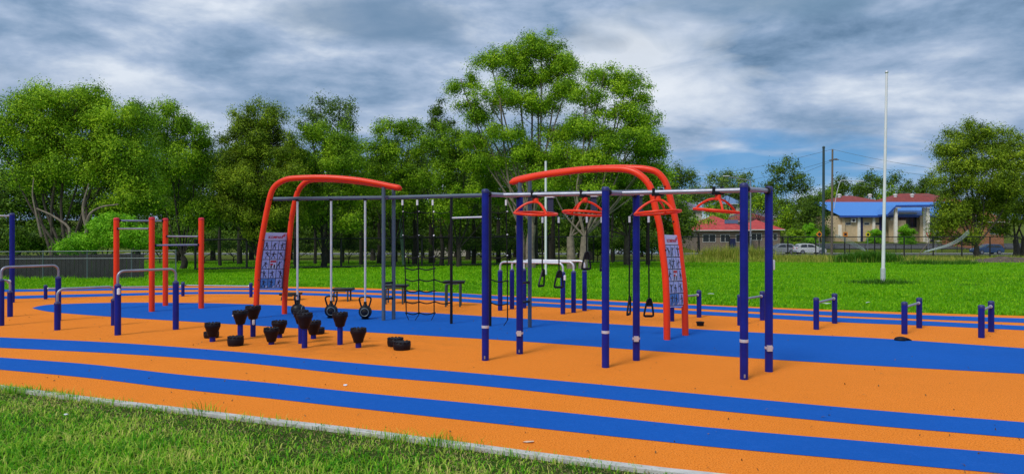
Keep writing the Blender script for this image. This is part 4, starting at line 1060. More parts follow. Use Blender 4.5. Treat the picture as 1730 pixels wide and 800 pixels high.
for nm, lb, px, D, bl, lm in [
    ('round_tree', 'rounded dark tree directly right of the gum trees on the skyline', 1147, 150, [(1145, 295, 28, 20), (1135, 310, 22, 20), (1160, 305, 18, 20)], L_C),
    ('round_tree', 'wide brownish-green tree on the skyline above the red-roofed house', 1230, 160, [(1215, 305, 28, 15), (1245, 300, 30, 15), (1230, 318, 45, 12)], L_D),
    ('round_tree', 'tall dark tree on the skyline left of the two utility poles', 1335, 150, [(1325, 285, 30, 20), (1340, 310, 35, 25), (1310, 320, 25, 20), (1350, 335, 28, 20), (1325, 345, 32, 18)], L_C),
    ('round_tree', 'dark spreading tree close to the left end of the blue roof', 1365, 128, [(1368, 345, 25, 18), (1352, 358, 20, 16), (1378, 365, 22, 18), (1365, 378, 24, 14)], L_C),
    ('round_tree', 'yellow-green tree below the tall dark skyline tree', 1335, 132, [(1335, 360, 22, 14), (1345, 372, 18, 12), (1325, 372, 14, 10)], L_B),
    ('round_tree', 'bushy green tree seen between the two right-end blue posts', 1282, 140, [(1285, 340, 22, 14), (1275, 352, 22, 14), (1292, 352, 18, 14)], L_B),
    ('round_tree', 'low tree behind the utility poles above the red tiled roof', 1432, 190, [(1425, 310, 20, 15), (1440, 315, 16, 14)], L_C),
    ('round_tree', 'skyline tree just left of the flagpole above the tiled roof', 1475, 190, [(1473, 300, 14, 14), (1482, 315, 18, 14), (1462, 318, 14, 10)], L_C),
    ('round_tree', 'skyline tree just right of the flagpole above the tiled roof', 1520, 195, [(1510, 308, 20, 14), (1530, 316, 22, 12)], L_C),
    ('round_tree', 'dark skyline tree beside the large olive street tree', 1566, 180, [(1562, 305, 14, 14), (1572, 315, 16, 14), (1550, 322, 16, 10)], L_C),
    ('bushy_tree', 'green bushy shrub in front of the purple-grey roof', 1180, 118, [(1182, 372, 18, 8), (1170, 378, 12, 6)], L_B),
    ('clipped_bush', 'rounded dark green bush behind the fence beside the parked white car', 1345, 112, [(1345, 398, 15, 18), (1338, 408, 12, 12)], L_B),
    ('banana_plant', 'pale green large-leaved plant behind the fence near the utility poles', 1368, 122, [(1366, 385, 9, 12), (1374, 395, 10, 10)], L_L),
    ('hedge_shrub', 'round green shrub in front of the portico of the blue-roofed building', 1532, 138, [(1530, 388, 13, 7), (1538, 391, 9, 6)], L_L),
    ('hedge_shrub', 'low green shrub at the wall left of the portico', 1476, 140, [(1475, 392, 9, 5), (1482, 393, 6, 4)], L_L),
    ('hedge_shrub', 'green shrub beyond the fence behind the white post', 1010, 95, [(1012, 402, 12, 8), (1020, 405, 8, 6)], L_B)]:
    tree(nm, lb, px, D, low_blobs(nm, px, D, bl), lm, M_BARKD, .2 if 'tree' in nm else .05, (.0042 if 'tree' in nm else .0028) * D, (.0115 if 'tree' in nm else .0035) * D, 60, 1.0, .6, thin=False, cat='tree' if 'tree' in nm else 'shrub')

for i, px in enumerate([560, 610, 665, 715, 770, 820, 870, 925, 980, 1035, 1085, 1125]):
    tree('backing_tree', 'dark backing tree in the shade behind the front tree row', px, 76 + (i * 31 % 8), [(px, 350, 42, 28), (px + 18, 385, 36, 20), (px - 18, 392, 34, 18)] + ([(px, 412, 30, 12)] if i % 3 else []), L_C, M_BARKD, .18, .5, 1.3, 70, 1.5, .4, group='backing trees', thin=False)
for i, (px, D, y, r) in enumerate([(1120, 165, 340, 22), (1145, 185, 330, 20), (1170, 190, 325, 18), (1200, 195, 328, 22), (1205, 160, 348, 18), (1235, 200, 322, 20), (1262, 165, 340, 16), (1300, 175, 335, 22), (1318, 165, 358, 18), (1385, 175, 335, 20), (1400, 185, 325, 18), (1260, 200, 322, 22), (1150, 150, 358, 14), (1322, 140, 378, 14), (1352, 150, 375, 18), (1385, 145, 385, 14), (1213, 140, 366, 12), (1590, 190, 325, 22), (1456, 200, 322, 18), (1500, 205, 322, 18), (1545, 200, 322, 18), (1410, 205, 318, 16), (1575, 150, 385, 12), (1790, 120, 350, 40), (1860, 140, 345, 36), (1930, 130, 350, 40), (2010, 150, 345, 36), (2090, 140, 350, 40), (2180, 150, 345, 36), (1700, 185, 340, 24), (1770, 180, 335, 26)]):
    tree('garden_tree', 'bushy tree among the houses on the far slope at right', px, D, [(px, y, r, r * .62), (px - r * .5, y + r * .45, r * .7, r * .5), (px + r * .5, y + r * .4, r * .75, r * .5)], [L_C, L_B, L_D][i % 3], M_BARKD, .2, .0040 * D, .0105 * D, 60, 1.05, .5, thin=False, group='garden trees on the slope')
# ---------------------------------------------------------------- houses
def wallmat(n, c): return principled(n, c, .85, var=.12, vscale=2, bmp=.2, bscale=30)
def brick(name, a, b, mortar):
    m, nt, out = newmat(name); p = N(nt, 'ShaderNodeBsdfPrincipled'); nt.links.new(p.outputs[0], out.inputs[0])
    t = N(nt, 'ShaderNodeTexBrick'); c = pos(nt); sx = N(nt, 'ShaderNodeSeparateXYZ'); nt.links.new(c, sx.inputs[0])
    cb = N(nt, 'ShaderNodeCombineXYZ'); nt.links.new(math_(nt, 'ADD', sx.outputs[0], sx.outputs[1]), cb.inputs[0]); nt.links.new(sx.outputs[2], cb.inputs[1])
    nt.links.new(cb.outputs[0], t.inputs['Vector']); t.inputs['Color1'].default_value = (*a, 1); t.inputs['Color2'].default_value = (*b, 1); t.inputs['Mortar'].default_value = (*mortar, 1)
    t.inputs['Scale'].default_value = 3.2; nt.links.new(t.outputs[0], p.inputs['Base Color']); p.inputs['Roughness'].default_value = .9; return m
M_CREAM = wallmat('cream_render', (.58, .44, .27)); M_BRK = brick('tan_brick', (.28, .2, .15), (.22, .15, .11), (.3, .27, .24)); M_OBRK = brick('orange_brick', (.45, .16, .06), (.38, .13, .05), (.35, .25, .2))
def tilemat(name, c):
    m, nt, out = newmat(name); p = N(nt, 'ShaderNodeBsdfPrincipled'); nt.links.new(p.outputs[0], out.inputs[0])
    cc = pos(nt); w = N(nt, 'ShaderNodeTexWave', bands_direction='Z'); w.inputs['Scale'].default_value = 2.2; w.inputs['Distortion'].default_value = .6; nt.links.new(cc, w.inputs[0])
    v = ramp(nt, noise(nt, 1.5, 5, .6, cc), [(.3, tuple(x * .7 for x in c)), (.7, tuple(x * 1.2 for x in c))])
    nt.links.new(mix(nt, .3, v, ramp(nt, w.outputs[0], [(.2, (.4, .4, .4)), (.7, (1, 1, 1))]), 'MULTIPLY'), p.inputs['Base Color']); p.inputs['Roughness'].default_value = .7
    return m
M_RTILE = tilemat('red_roof_tile', (.50, .05, .045)); M_DTILE = tilemat('dark_red_tile', (.27, .04, .03)); M_GTILE = tilemat('grey_purple_tile', (.16, .14, .2)); M_TERR = tilemat('terracotta_tile', (.34, .10, .05))
M_BROOF = principled('blue_metal_roof', (.055, .22, .62), .45, var=.06); M_BFASC = principled('blue_fascia', (.02, .07, .34), .5)
M_GLASS = principled('window_glass', (.03, .035, .045), .12, var=.2); M_TRIM = wallmat('white_trim', (.62, .62, .6)); M_SOLAR = principled('solar_cells', (.02, .03, .09), .15)
M_PALE = wallmat('pale_render', (.55, .5, .44)); M_SOFF = wallmat('white_soffit', (.85, .8, .7)); M_BDOOR = principled('navy_door', (.015, .02, .09), .4); M_YEL = principled('sign_yellow', (.75, .62, .02), .5); M_ORS = principled('sign_orange', (.75, .25, .02), .5)
def hip_roof(g, x0, x1, y0, y1, ze, zr, ov=.5, inset=None):
    x0 -= ov; x1 += ov; y0 -= ov; y1 += ov; d = (y1 - y0) / 2; ins = d if inset is None else inset
    ins = min(ins, (x1 - x0) / 2 - .05); ym = (y0 + y1) / 2
    V = [(x0, y0, ze), (x1, y0, ze), (x1, y1, ze), (x0, y1, ze), (x0 + ins, ym, zr), (x1 - ins, ym, zr)] + [(x0, y0, ze - .18), (x1, y0, ze - .18), (x1, y1, ze - .18), (x0, y1, ze - .18)]
    g.add(V, [(0, 1, 5, 4), (1, 2, 5), (2, 3, 4, 5), (3, 0, 4), (6, 7, 1, 0), (7, 8, 2, 1), (8, 9, 3, 2), (9, 6, 0, 3), (9, 8, 7, 6)])
def window(t, x, y, z, w, h, framem=None, n=1):
    g = Geo(); f = .07; fy = y - .03
    g.box((x, fy, z + h / 2 - f / 2), (w, .08, f)); g.box((x, fy, z - h / 2 + f / 2), (w, .08, f))
    for k in range(n + 1): g.box((x - w / 2 + f / 2 + k * (w - f) / n, fy, z), (f, .078, h - 2 * f))
    fr = part('window', g, framem or M_TRIM, t, smooth=False)
    g = Geo(); g.box((x, fy + .01, z), (w - .02, .04, h - .02)); part('pane', g, M_GLASS, fr, smooth=False)
def house(pxl, pxr, D, depth, peave, pridge, label, wm, rm, wins=(), solar=None, group=None, inset=None, door=None, base=None):
    x0, x1 = (pxl - CX) / F * D, (pxr - CX) / F * D; zb = Zt(D) - .3 if base is None else base; ze = zpx(peave, D); zr = zpx(pridge, D + depth / 2)
    t = thing('house', label, 'house', ((x0 + x1) / 2, D, zb), group)
    g = Geo(); g.box(((x0 + x1) / 2, D + depth / 2, (zb + ze - .2) / 2), (x1 - x0, depth, ze - .2 - zb)); part('wall', g, wm, t, smooth=False)
    g = Geo(); hip_roof(g, x0, x1, D, D + depth, ze, zr, .6, inset); rf = part('roof', g, rm, t, smooth=False)
    for px, w, h, zoff in wins: window(t, (px - CX) / F * D, D, ze - zoff, w, h, n=2)
    if door:
        x = (door - CX) / F * D; g = Geo(); g.box((x, D - .03, zb + 1.35), (.95, .08, 2.1)); part('door', g, M_BDOOR, t, smooth=False)
    g = Geo(); g.box(((x0 + x1) / 2, D - .66, ze - .09), (x1 - x0 + 1.2, .1, .14)); part('gutter', g, M_TRIM, t, smooth=False)
    if solar:
        for pxa, pxb, pa, pb in solar:
            # lie just above the front roof plane
            yf, yr = D - .6, D + depth / 2
            def pt(px, py):
                # intersect ray with roof plane
                k = (zr - ze) / (yr - yf); s_ = (HZ - py) / F
                Y = (ze - k * yf - EYE) / (s_ - k) ; return ((px - CX) / F * Y, Y, EYE + s_ * Y + .08)
            g = Geo(); q = [pt(pxa, pb), pt(pxb, pb), pt(pxb, pa), pt(pxa, pa)]
            g.add(q + [(p[0], p[1], p[2] - .06) for p in q], [(0, 1, 2, 3), (4, 5, 1, 0), (5, 6, 2, 1), (6, 7, 3, 2), (7, 4, 0, 3)]); part('solar_panel', g, M_SOLAR, rf, smooth=False)
    return t
house(1176, 1262, 124, 11, 388, 363.5, 'red hip-roofed brick house behind the weedy fence', M_BRK, M_RTILE, [(1198, 2.2, 1.3, 1.4), (1225, 1.6, 1.3, 1.4), (1250, 1.4, 1.3, 1.4)], [(1224, 1247, 372, 378)], door=1238)
house(1266, 1318, 126, 9, 387, 371, 'smaller red-roofed house wing seen behind the right-end blue posts', M_BRK, M_RTILE, [(1278, 1.8, 1.2, 1.3), (1306, 1.4, 1.2, 1.3)])
house(1240, 1310, 142, 9, 373, 358, 'darker red roof rising behind the red hip-roofed house', M_PALE, M_DTILE, [(1290, 1.5, 1, 1.2)])
house(1128, 1172, 134, 11, 386, 366, 'purple-grey roofed house with solar panels beside the right arch', M_PALE, M_GTILE, [(1150, 2, 1.2, 1.3)], [(1138, 1150, 370, 379), (1154, 1168, 370, 379)])
house(1142, 1186, 172, 10, 353, 339, 'grey-roofed house up the slope above the purple-grey roof', M_PALE, M_GTILE, [(1150, 1.6, 1.1, 1.2), (1170, 1.6, 1.1, 1.2)])
house(1222, 1252, 176, 9, 344, 330, 'small blue-grey roofed house on the slope above the red roofs', M_PALE, principled('slate_blue', (.12, .2, .36), .5), [(1238, 1.6, 1.1, 1.2)])
house(1254, 1306, 158, 9, 366, 352, 'pale flat-roofed house just behind the two right-end blue posts', M_PALE, M_GTILE, [(1280, 2, 1.2, 1.2)])
house(732, 792, 90, 9, 380, 358, 'terracotta-roofed cream house glimpsed through the trees behind the net', M_PALE, M_TERR, [(748, 1.0, 1.4, 1.4), (775, 1.4, 1.2, 1.4)])
house(1030, 1112, 118, 9, 392, 378, 'pale blue-walled house glimpsed between tree trunks', wallmat('pale_blue_render', (.25, .42, .6)), M_GTILE, [(1050, 1.6, 1.2, 1.4), (1085, 1.6, 1.2, 1.4)])
house(1648, 1696, 128, 10, 374, 346, 'orange brick house behind the large olive street tree', M_OBRK, M_TERR, [(1680, 1.6, 1.3, 1.6)])

# blue-roofed hall
DB = 146.0
def bx(px, D=DB): return (px - CX) / F * D
zb = Zt(DB) - .4; ze = zpx(364.5, DB); zr = zpx(341, DB + 6)
xl, xr_ = bx(1396), bx(1625)
t = thing('community_hall', 'long beige hall with bright blue roof and columned entrance porch', 'building', (bx(1510), DB, zb))
g = Geo(); g.box(((xl + xr_) / 2, DB + 6, (zb + ze) / 2), (xr_ - xl, 12, ze - zb)); part('wall', g, M_CREAM, t, smooth=False)
g = Geo(); x0, x1 = xl - .4, xr_ + .5; yf, ym, yb = DB - 1.0, DB + 6, DB + 13
g.add([(x0 + 2.6, yf, ze + .05), (x1, yf, ze + .05), (x1, ym, zr), (x0, ym, zr), (x1, yb, ze + .05), (x0, yb, ze + .05), (x0 + 2.6, yf, ze - .25), (x1, yf, ze - .25)], [(0, 1, 2, 3), (3, 2, 4, 5)])
rf = part('roof', g, M_BROOF, t, smooth=False)
g = Geo(); g.box(((x0 + x1) / 2 + 1.3, yf - .05, ze - .12), (x1 - x0 - 2.6, .12, .36)); part('fascia', g, M_BFASC, rf, smooth=False)
for px, w in ((1454, .9), (1489, 1.0), (1571, 1.3)):
    g = Geo(); g.box((bx(px), DB - .05, (zb + ze) / 2), (w * .9, .12, ze - zb - .2)); part('blue_panel', g, M_BDOOR, t, smooth=False)
for px in (1424, 1450, 1475, 1505, 1583):
    g = Geo(); g.box((bx(px), DB - .2, (zb + ze - .3) / 2), (.5, .4, ze - zb - .3)); part('buttress', g, M_SOFF if px != 1424 else M_CREAM, t, smooth=False)
g = Geo(); g.box((bx(1419), DB - .04, zb + 2.5), (.7, .1, 2.4)); part('door', g, M_SOFF, t, smooth=False)
for px in (1440, 1566):
    g = Geo(); g.box((bx(px), DB - .3, zpx(372, DB)), (.95, .5, .8)); ac = part('air_conditioner', g, M_TRIM, t, smooth=False)
    g = Geo(); g.tube([(bx(px), DB - .56, zpx(372, DB)), (bx(px), DB - .58, zpx(372, DB))], .28, 16); part('fan_grille', g, M_SIGNK, ac)
for px in (1433, 1464, 1482): window(t, bx(px), DB, zb + 3.9, 1.1, .5)
# porch
DP = DB - 4.0; pl, pr_ = bx(1500, DP), bx(1578, DP); zp = zpx(350, DP)
g = Geo()
xa, xb2 = bx(1497, DP), bx(1580, DP); xm = bx(1512, DP); 
zl, zh = zpx(362, DP), zpx(346.5, DP)
g.add([(xa, DP - .5, zl), (xm, DP - .5, zh), (xb2, DP - .5, zh + .1), (xa, DB + 1, zl), (xm, DB + 1, zh), (xb2, DB + 1, zh + .1), (xa, DP - .5, zl - .35), (xm, DP - .5, zh - .35), (xb2, DP - .5, zh - .25), (xa, DB + 1, zl - .35), (xm, DB + 1, zh - .35), (xb2, DB + 1, zh - .25)],
      [(1, 2, 5, 4), (6, 7, 1, 0), (7, 8, 2, 1), (8, 11, 5, 2), (9, 6, 0, 3)]); pr = part('porch_roof', g, M_BFASC, t, smooth=False)
g = Geo(); g.add([(xa, DP - .42, zl + .02), (xm, DP - .42, zh + .02), (xm, DB + 1, zh + .02), (xa, DB + 1, zl + .02)], [(0, 1, 2, 3)]); part('porch_sheet', g, M_BROOF, pr, smooth=False)
g = Geo(); g.add([(xa + .1, DP - .4, zl - .36), (xm, DP - .4, zh - .36), (xb2 - .1, DP - .4, zh - .26), (xa + .1, DB, zl - .36), (xm, DB, zh - .36), (xb2 - .1, DB, zh - .26)], [(0, 3, 4, 1), (1, 4, 5, 2)]); part('soffit', g, M_SOFF, t, smooth=False)
for px, D in ((1514.5, DP), (1569, DP), (1562, DP + 2.5)):
    z1 = zh - .36; g = Geo(); g.box((bx(px, D), D + .3, (zb + z1) / 2), (.5, .5, z1 - zb)); part('column', g, M_SOFF, t, smooth=False)
g = Geo(); xw = bx(1506); g.box((xw, DB - 2.2, (zb + ze - .9) / 2), (3.2, .35, ze - .9 - zb)); part('porch_wall', g, M_CREAM, t, smooth=False)
g = Geo(); xw = bx(1555); g.box((xw, DB - 1.2, (zb + ze) / 2), (1.6, .35, ze - zb)); part('porch_wall', g, M_CREAM, t, smooth=False)
window(t, bx(1533), DB - .2, zpx(375, DB), 3.4, 2.0, M_BDOOR, 4)
g = Geo(); g.box((bx(1533), DB - .15, zpx(361.5, DB)), (3.5, .12, .75)); part('name_board', g, M_TRIM, t, smooth=False)
for px in (1515, 1567):
    g = Geo(); g.box((bx(px, DP), DP - .6, zpx(351, DP)), (.9, .3, .12)); part('floodlight', g, M_TRIM, t, smooth=False)
# tiled roof building behind
D2 = 166
t = thing('tiled_building', 'long building with dark red tiled roof behind the blue-roofed hall', 'building', (bx(1500, D2), D2, Zt(D2)))
x0, x1 = bx(1400, D2), bx(1640, D2); z0 = Zt(D2) - .3; ze2 = zpx(343, D2)
g = Geo(); g.box(((x0 + x1) / 2, D2 + 6, (z0 + ze2 - .2) / 2), (x1 - x0, 12, ze2 - .2 - z0)); part('wall', g, M_CREAM, t, smooth=False)
g = Geo(); hip_roof(g, x0, bx(1505, D2), D2, D2 + 12, ze2, zpx(330.5, D2 + 6), .5); hip_roof(g, bx(1500, D2), x1, D2 + .5, D2 + 12.5, ze2 + .02, zpx(326.5, D2 + 6), .5); part('roof', g, M_DTILE, t, smooth=False)
for px in (1432, 1485, 1529, 1558):
    g = Geo(); g.lathe([(.35, -.3), (.35, .2), (.5, .3), (.4, .5), (.1, .6)], (bx(px, D2), D2 + 4.2, zpx(331.5, D2 + 4)), 12); part('roof_vent', g, M_TRIM, t)

# ---------------------------------------------------------------- utility poles, lamps, wires, signs
g, b, tp = pole('p', 1391, 425, 1391.5, 250, .20, .15, None, '', '', D=98)
t = thing('steel_pole', 'dark green steel pole beside the timber power pole', 'pole', b); part('shaft', g, M_POLEG, t)
g = Geo(); g.lathe([(.18, 0), (.2, .1), (.1, .25)], tp, 12); part('pole_cap', g, M_POLEG, t)
g, b, tp1 = pole('p', 1405, 424, 1406.5, 252, .17, .12, None, '', '', D=104)
t = thing('power_pole', 'weathered timber power pole with crossarm and lamp bracket', 'power pole', b); part('shaft', g, M_TIMB, t)
za = zpx(270, 104); g = Geo(); g.box((tp1[0], 103.8, za), (.25, 2.2, .14)); g.box((tp1[0] + .35, 103.8, za), (.9, .12, .12)); part('crossarm', g, M_TIMB, t)
g = Geo(); g.tube(catmull([at(1409, 352, 103.7), at(1414, 325, 103.7), at(1419, 308, 103.7), at(1424, 304.5, 103.7), at(1450, 306, 103.7)], 5), .05, 8); part('lamp_bracket', g, M_STEELW, t)
g = Geo(); q = at(1453, 306, 103.7); g.box(q, (1.0, .35, .16)); part('lamp_head', g, M_STEELW, t, bevel=.05)
g, b, tp = pole('p', 1650.5, 428, 1650, 305, .13, .08, None, '', '', D=88)
t = thing('street_lamp', 'grey street lamp with long arm in front of the olive street tree', 'street lamp', b); part('shaft', g, M_STEEL, t)
g = Geo(); g.tube(catmull([tp, at(1649, 300.5, 88), at(1644, 298.5, 88), at(1622, 298, 88)], 5), .06, 8); part('arm', g, M_STEEL, t)
g = Geo(); g.box(at(1616, 298, 88), (.9, .3, .13)); part('lamp_head', g, M_STEELW, t, bevel=.04)
g, b, tp = pole('p', 1268, 430, 1268, 306, .12, .08, None, '', '', D=100)
t = thing('street_lamp', 'grey street lamp mostly hidden behind the blue post, arm pointing left', 'street lamp', b); part('shaft', g, M_STEEL, t)
g = Geo(); g.tube([tp, at(1260, 303.5, 100), at(1232, 298.5, 100)], .06, 8); part('arm', g, M_STEEL, t)
g = Geo(); g.box(at(1227, 297.5, 100), (.9, .3, .13)); part('lamp_head', g, M_STEELW, t, bevel=.04)
g, b, tp = pole('p', 1328, 416, 1328, 380, .08, .06, None, '', '', D=108)
def wire(p0, p1, sag, label):
    A, B = Vector(p0), Vector(p1); pts = []
    for k in range(17):
        u = k / 16; p = A.lerp(B, u); p.z -= sag * 4 * u * (1 - u); pts.append(p)
    g = Geo(); g.tube(pts, .022, 5); single('power_line', g, M_FGAL, label, 'wire', 'overhead wires')
wire(at(1406, 252, 104), at(1120, 302, 150), .8, 'topmost overhead wire running left from the timber power pole')
wire(at(1406, 270, 104), at(1170, 312, 150), .9, 'second overhead wire running left from the pole crossarm')
wire(at(1408, 271, 104), at(1200, 330, 140), .9, 'lower overhead wire running left towards the red roofs')
wire(at(1406, 252, 104), at(1780, 300, 88), .8, 'topmost overhead wire running right from the timber power pole')
wire(at(1409, 268, 104), at(1780, 310, 86), .8, 'second overhead wire running right from the pole crossarm')
wire(at(1409, 305, 103.5), at(1780, 345, 86), .6, 'low overhead wire passing in front of the olive street tree')
wire(at(1650, 305, 88), at(1790, 318, 84), .3, 'overhead wire from the street lamp to the right edge')
def sign_post(px, py, D, shape, mat, label, s=.45, inner=None):
    x = (px - CX) / F * D; z = zpx(py, D); t = thing('road_sign', label, 'road sign', (x, D, Zt(D)))
    g = Geo(); g.tube([(x, D, Zt(D) - .1), (x, D, z + s * .5)], .035, 8); part('post', g, M_STEEL, t)
    n, a0 = shape; pts = [(x + s * math.cos(a0 + 2 * math.pi * k / n), z + s * math.sin(a0 + 2 * math.pi * k / n)) for k in range(n)]
    def plate(sc, y0, y1):
        g = Geo(); V = [(x + (p[0] - x) * sc, y0, z + (p[1] - z) * sc) for p in pts] + [(x + (p[0] - x) * sc, y1, z + (p[1] - z) * sc) for p in pts]
        g.add(V, [tuple(range(n)), tuple(range(n, 2 * n))[::-1]] + [(k, n + k, n + (k + 1) % n, (k + 1) % n) for k in range(n)]); return g
    pl = part('plate', plate(1, D - .08, D - .05), mat, t, smooth=False)
    if inner:
        part('symbol', plate(.55, D - .095, D - .082), inner, pl, smooth=False)
sign_post(1466, 396, 100, (16, 0), M_YEL, 'round fluorescent yellow pedestrian sign left of the flagpole', .33, M_SIGNK)
sign_post(1384, 395.5, 104, (4, math.pi / 2), M_ORS, 'orange diamond warning sign half hidden by the dark steel pole', .5, M_SIGNK)
sign_post(1428, 395.5, 106, (4, math.pi / 4), M_ORS, 'orange warning sign right of the timber power pole', .45, M_SIGNK)
sign_post(1568.5, 396, 104, (3, -math.pi / 2), M_SIGNR, 'red and white give way triangle near the entrance porch', .5, M_WHITE)
sign_post(1581, 392, 103, (4, math.pi / 4), M_TRIM, 'pale back of a square street sign beside the give way triangle', .5)

# sagging pale netting and diagonal stays
def netting(pts_top, pts_bot, D, label):
    t = thing('shade_netting', label, 'netting', (*at(pts_bot[0][0], pts_bot[0][1], D)[:2], Zt(D)))
    A = [Vector(at(px, py, D)) for px, py in pts_top]; B = [Vector(at(px, py, D + .3)) for px, py in pts_bot]
    A = catmull(A, 6); B = catmull(B, 6)
    g = Geo(); 
    for k in range(6):
        u = k / 5; g.tube([Vector(a).lerp(Vector(b), u) for a, b in zip(A, B)], .011, 4)
    for i in range(0, len(A), 1): g.tube([A[i], B[i]], .006, 4)
    part('net', g, principled('pale_net', (.42, .5, .5), .6), t)
    return t
netting([(1636, 388), (1620, 402), (1598, 413), (1562, 424)], [(1638, 394), (1620, 408), (1598, 417), (1560, 426)], 66, 'torn pale netting sagging diagonally down the fence before the street tree')
netting([(1412, 395), (1430, 402), (1448, 412), (1462, 421)], [(1411, 399), (1428, 408), (1446, 417), (1462, 424)], 67, 'pale netting drooping beside the base of the power poles')
for px0, py0, px1, py1, lb in ((1574, 403, 1542, 434, 'thin leaning metal stay at the left end of the torn netting'), (1728, 436, 1712, 446, 'thin leaning stay near the right edge above the earth mound')):
    g = Geo(); q = at(px1, py1, 62); g.tube([(q[0], 62, Zt(62) - .1), at(px0, py0, 62)], .035, 6); single('fence_stay', g, M_TIMB, lb, 'stay')

# ---------------------------------------------------------------- cars
def car(px, D, L, paint, label, flip=1, base=None, kind='hatch'):
    x = (px - CX) / F * D; z0 = Zt(D) + .05; t = thing('parked_car', label, 'car', (x, D, z0))
    s = L / 4.1
    low = [(-2.0, .28), (-2.07, .6), (-2.0, .85), (-1.92, 1.0)]
    prof = [(-1.98, .28), (-2.06, .55), (-2.0, .86), (-1.9, 1.0), (-1.62, 1.36), (-1.3, 1.47), (-.4, 1.5), (.2, 1.42), (1.0, 1.0), (1.75, .86), (2.0, .7), (2.06, .45), (1.98, .28)]
    def wd(z): return .86 if z < .95 else .86 - (z - .95) * .34
    def pt(a, z, sd): return (x + a * s * flip, D + sd * wd(z) * s, z0 + z * s)
    n = len(prof); V = [pt(a, z, -1) for a, z in prof] + [pt(a, z, 1) for a, z in prof]
    g = Geo(); g.add(V, [tuple(range(n)), tuple(range(n, 2 * n))[::-1]] + [(k, (k + 1) % n, n + (k + 1) % n, n + k) for k in range(n)]); part('body', g, paint, t, smooth=False)
    for sd in (-1, 1):
        for poly in ([(-1.55, 1.02), (-1.38, 1.33), (-.62, 1.38), (-.62, 1.0)], [(-.52, 1.0), (-.52, 1.38), (.12, 1.33), (.68, 1.0)]):
            g = Geo(); v = [(p[0], p[1] - .012 * sd * -sd * 0 + sd * .012, p[2]) for p in [pt(a, z, sd) for a, z in poly]]; g.add(v, [(0, 1, 2, 3)]); part('side_window', g, M_GLASS, t, smooth=False)
    for a0, z0_, a1, z1_, nm in ((.26, 1.39, .93, 1.04, 'windscreen'), (-1.6, 1.33, -1.86, 1.05, 'rear_window')):
        sh = .02; q = []
        for a, z, in ((a0, z0_), (a1, z1_)):
            for sd in (-.86, .86): q.append((x + (a + (sh if a > 0 else -sh)) * s * flip, D + sd * wd(z) * s, z0 + (z + sh) * s))
        g = Geo(); g.add(q, [(0, 1, 3, 2)]); part(nm, g, M_GLASS, t, smooth=False)
    for a in (-1.28, 1.25):
        for sd in (-1, 1):
            c = (x + a * s * flip, D + sd * .78 * s, z0 + .31 * s); g = Geo(); g.tube([(c[0], c[1] - .1, c[2]), (c[0], c[1] + .1, c[2])], .31 * s, 18); w = part('wheel', g, M_FBLK, t)
            g = Geo(); g.tube([(c[0], c[1] + sd * .09, c[2]), (c[0], c[1] + sd * .112, c[2])], .2 * s, 14); part('rim', g, M_STEEL, w)
    for sd in (-.62, .62):
        g = Geo(); g.sphere((x + 1.93 * s * flip, D + sd * s, z0 + .68 * s), .12, 8, 6, (.8, 1.2, .7)); part('headlight', g, M_STEELW, t)
        g = Geo(); g.sphere((x - 2.0 * s * flip, D + sd * s, z0 + .84 * s), .11, 8, 6, (.6, 1.2, 1)); part('tail_light', g, M_SIGNR, t)
P_W = principled('car_white', (.62, .64, .68), .25, var=.03); P_B = principled('car_blue', (.03, .07, .17), .25, var=.05); P_S = principled('car_silver', (.35, .37, .4), .3, .3, var=.05); P_R = principled('car_red', (.35, .04, .03), .3, var=.05)
car(1367.5, 106, 4.2, P_W, 'white hatchback parked on the street beside the utility poles')
car(1667, 106, 4.0, P_B, 'dark blue hatchback on the street below the olive street tree', -1)
car(1031, 106, 4.3, P_W, 'white car parked beyond the fence, cut by the middle front blue post', 1)
car(1318, 108, 4.2, P_S, 'silver car behind the fence just right of the right-end blue posts', -1)

# ---------------------------------------------------------------- camera
cam = bpy.data.cameras.new('camera'); co = bpy.data.objects.new('camera', cam); COL.objects.link(co)
cam.sensor_width = 36; cam.sensor_fit = 'HORIZONTAL'; cam.lens = 36 * F / 1730; cam.shift_y = -(400 - HZ) / 1730
co.location = (0, 0, EYE); co.rotation_euler = (math.radians(90), 0, 0); cam.clip_end = 3000; cam.clip_start = .05
S.camera = co

# ---------------------------------------------------------------- sky + sun
SUN_EL, SUN_AZ = 48.0, 218.0     # azimuth clockwise from +Y: behind the camera, to the left
w = bpy.data.worlds.new('World'); S.world = w; w.use_nodes = True; nt = w.node_tree; nt.nodes.clear()
out = N(nt, 'ShaderNodeOutputWorld'); bg = N(nt, 'ShaderNodeBackground'); bg.inputs[1].default_value = .1; nt.links.new(bg.outputs[0], out.inputs[0])
sky = N(nt, 'ShaderNodeTexSky', sky_type='NISHITA'); sky.sun_disc = False; sky.sun_elevation = math.radians(SUN_EL); sky.sun_rotation = math.radians(SUN_AZ)
tc = N(nt, 'ShaderNodeTexCoord').outputs['Generated']; sp = N(nt, 'ShaderNodeSeparateXYZ'); nt.links.new(tc, sp.inputs[0])
zz = math_(nt, 'MAXIMUM', sp.outputs[2], .0); den = math_(nt, 'ADD', zz, .17)
cb = N(nt, 'ShaderNodeCombineXYZ'); nt.links.new(math_(nt, 'DIVIDE', sp.outputs[0], den), cb.inputs[0]); nt.links.new(math_(nt, 'DIVIDE', sp.outputs[1], den), cb.inputs[1])
mp = N(nt, 'ShaderNodeMapping'); nt.links.new(cb.outputs[0], mp.inputs[0]); mp.inputs['Scale'].default_value = (.85, 1.05, 1); mp.inputs['Location'].default_value = (3.3, 1.9, 0)
cl = noise(nt, 1.15, 8, .52, mp.outputs[0]); cl.node.inputs['Distortion'].default_value = .35
cl2 = noise(nt, 3.0, 7, .5, mp.outputs[0]); cl2.node.inputs['Distortion'].default_value = .6
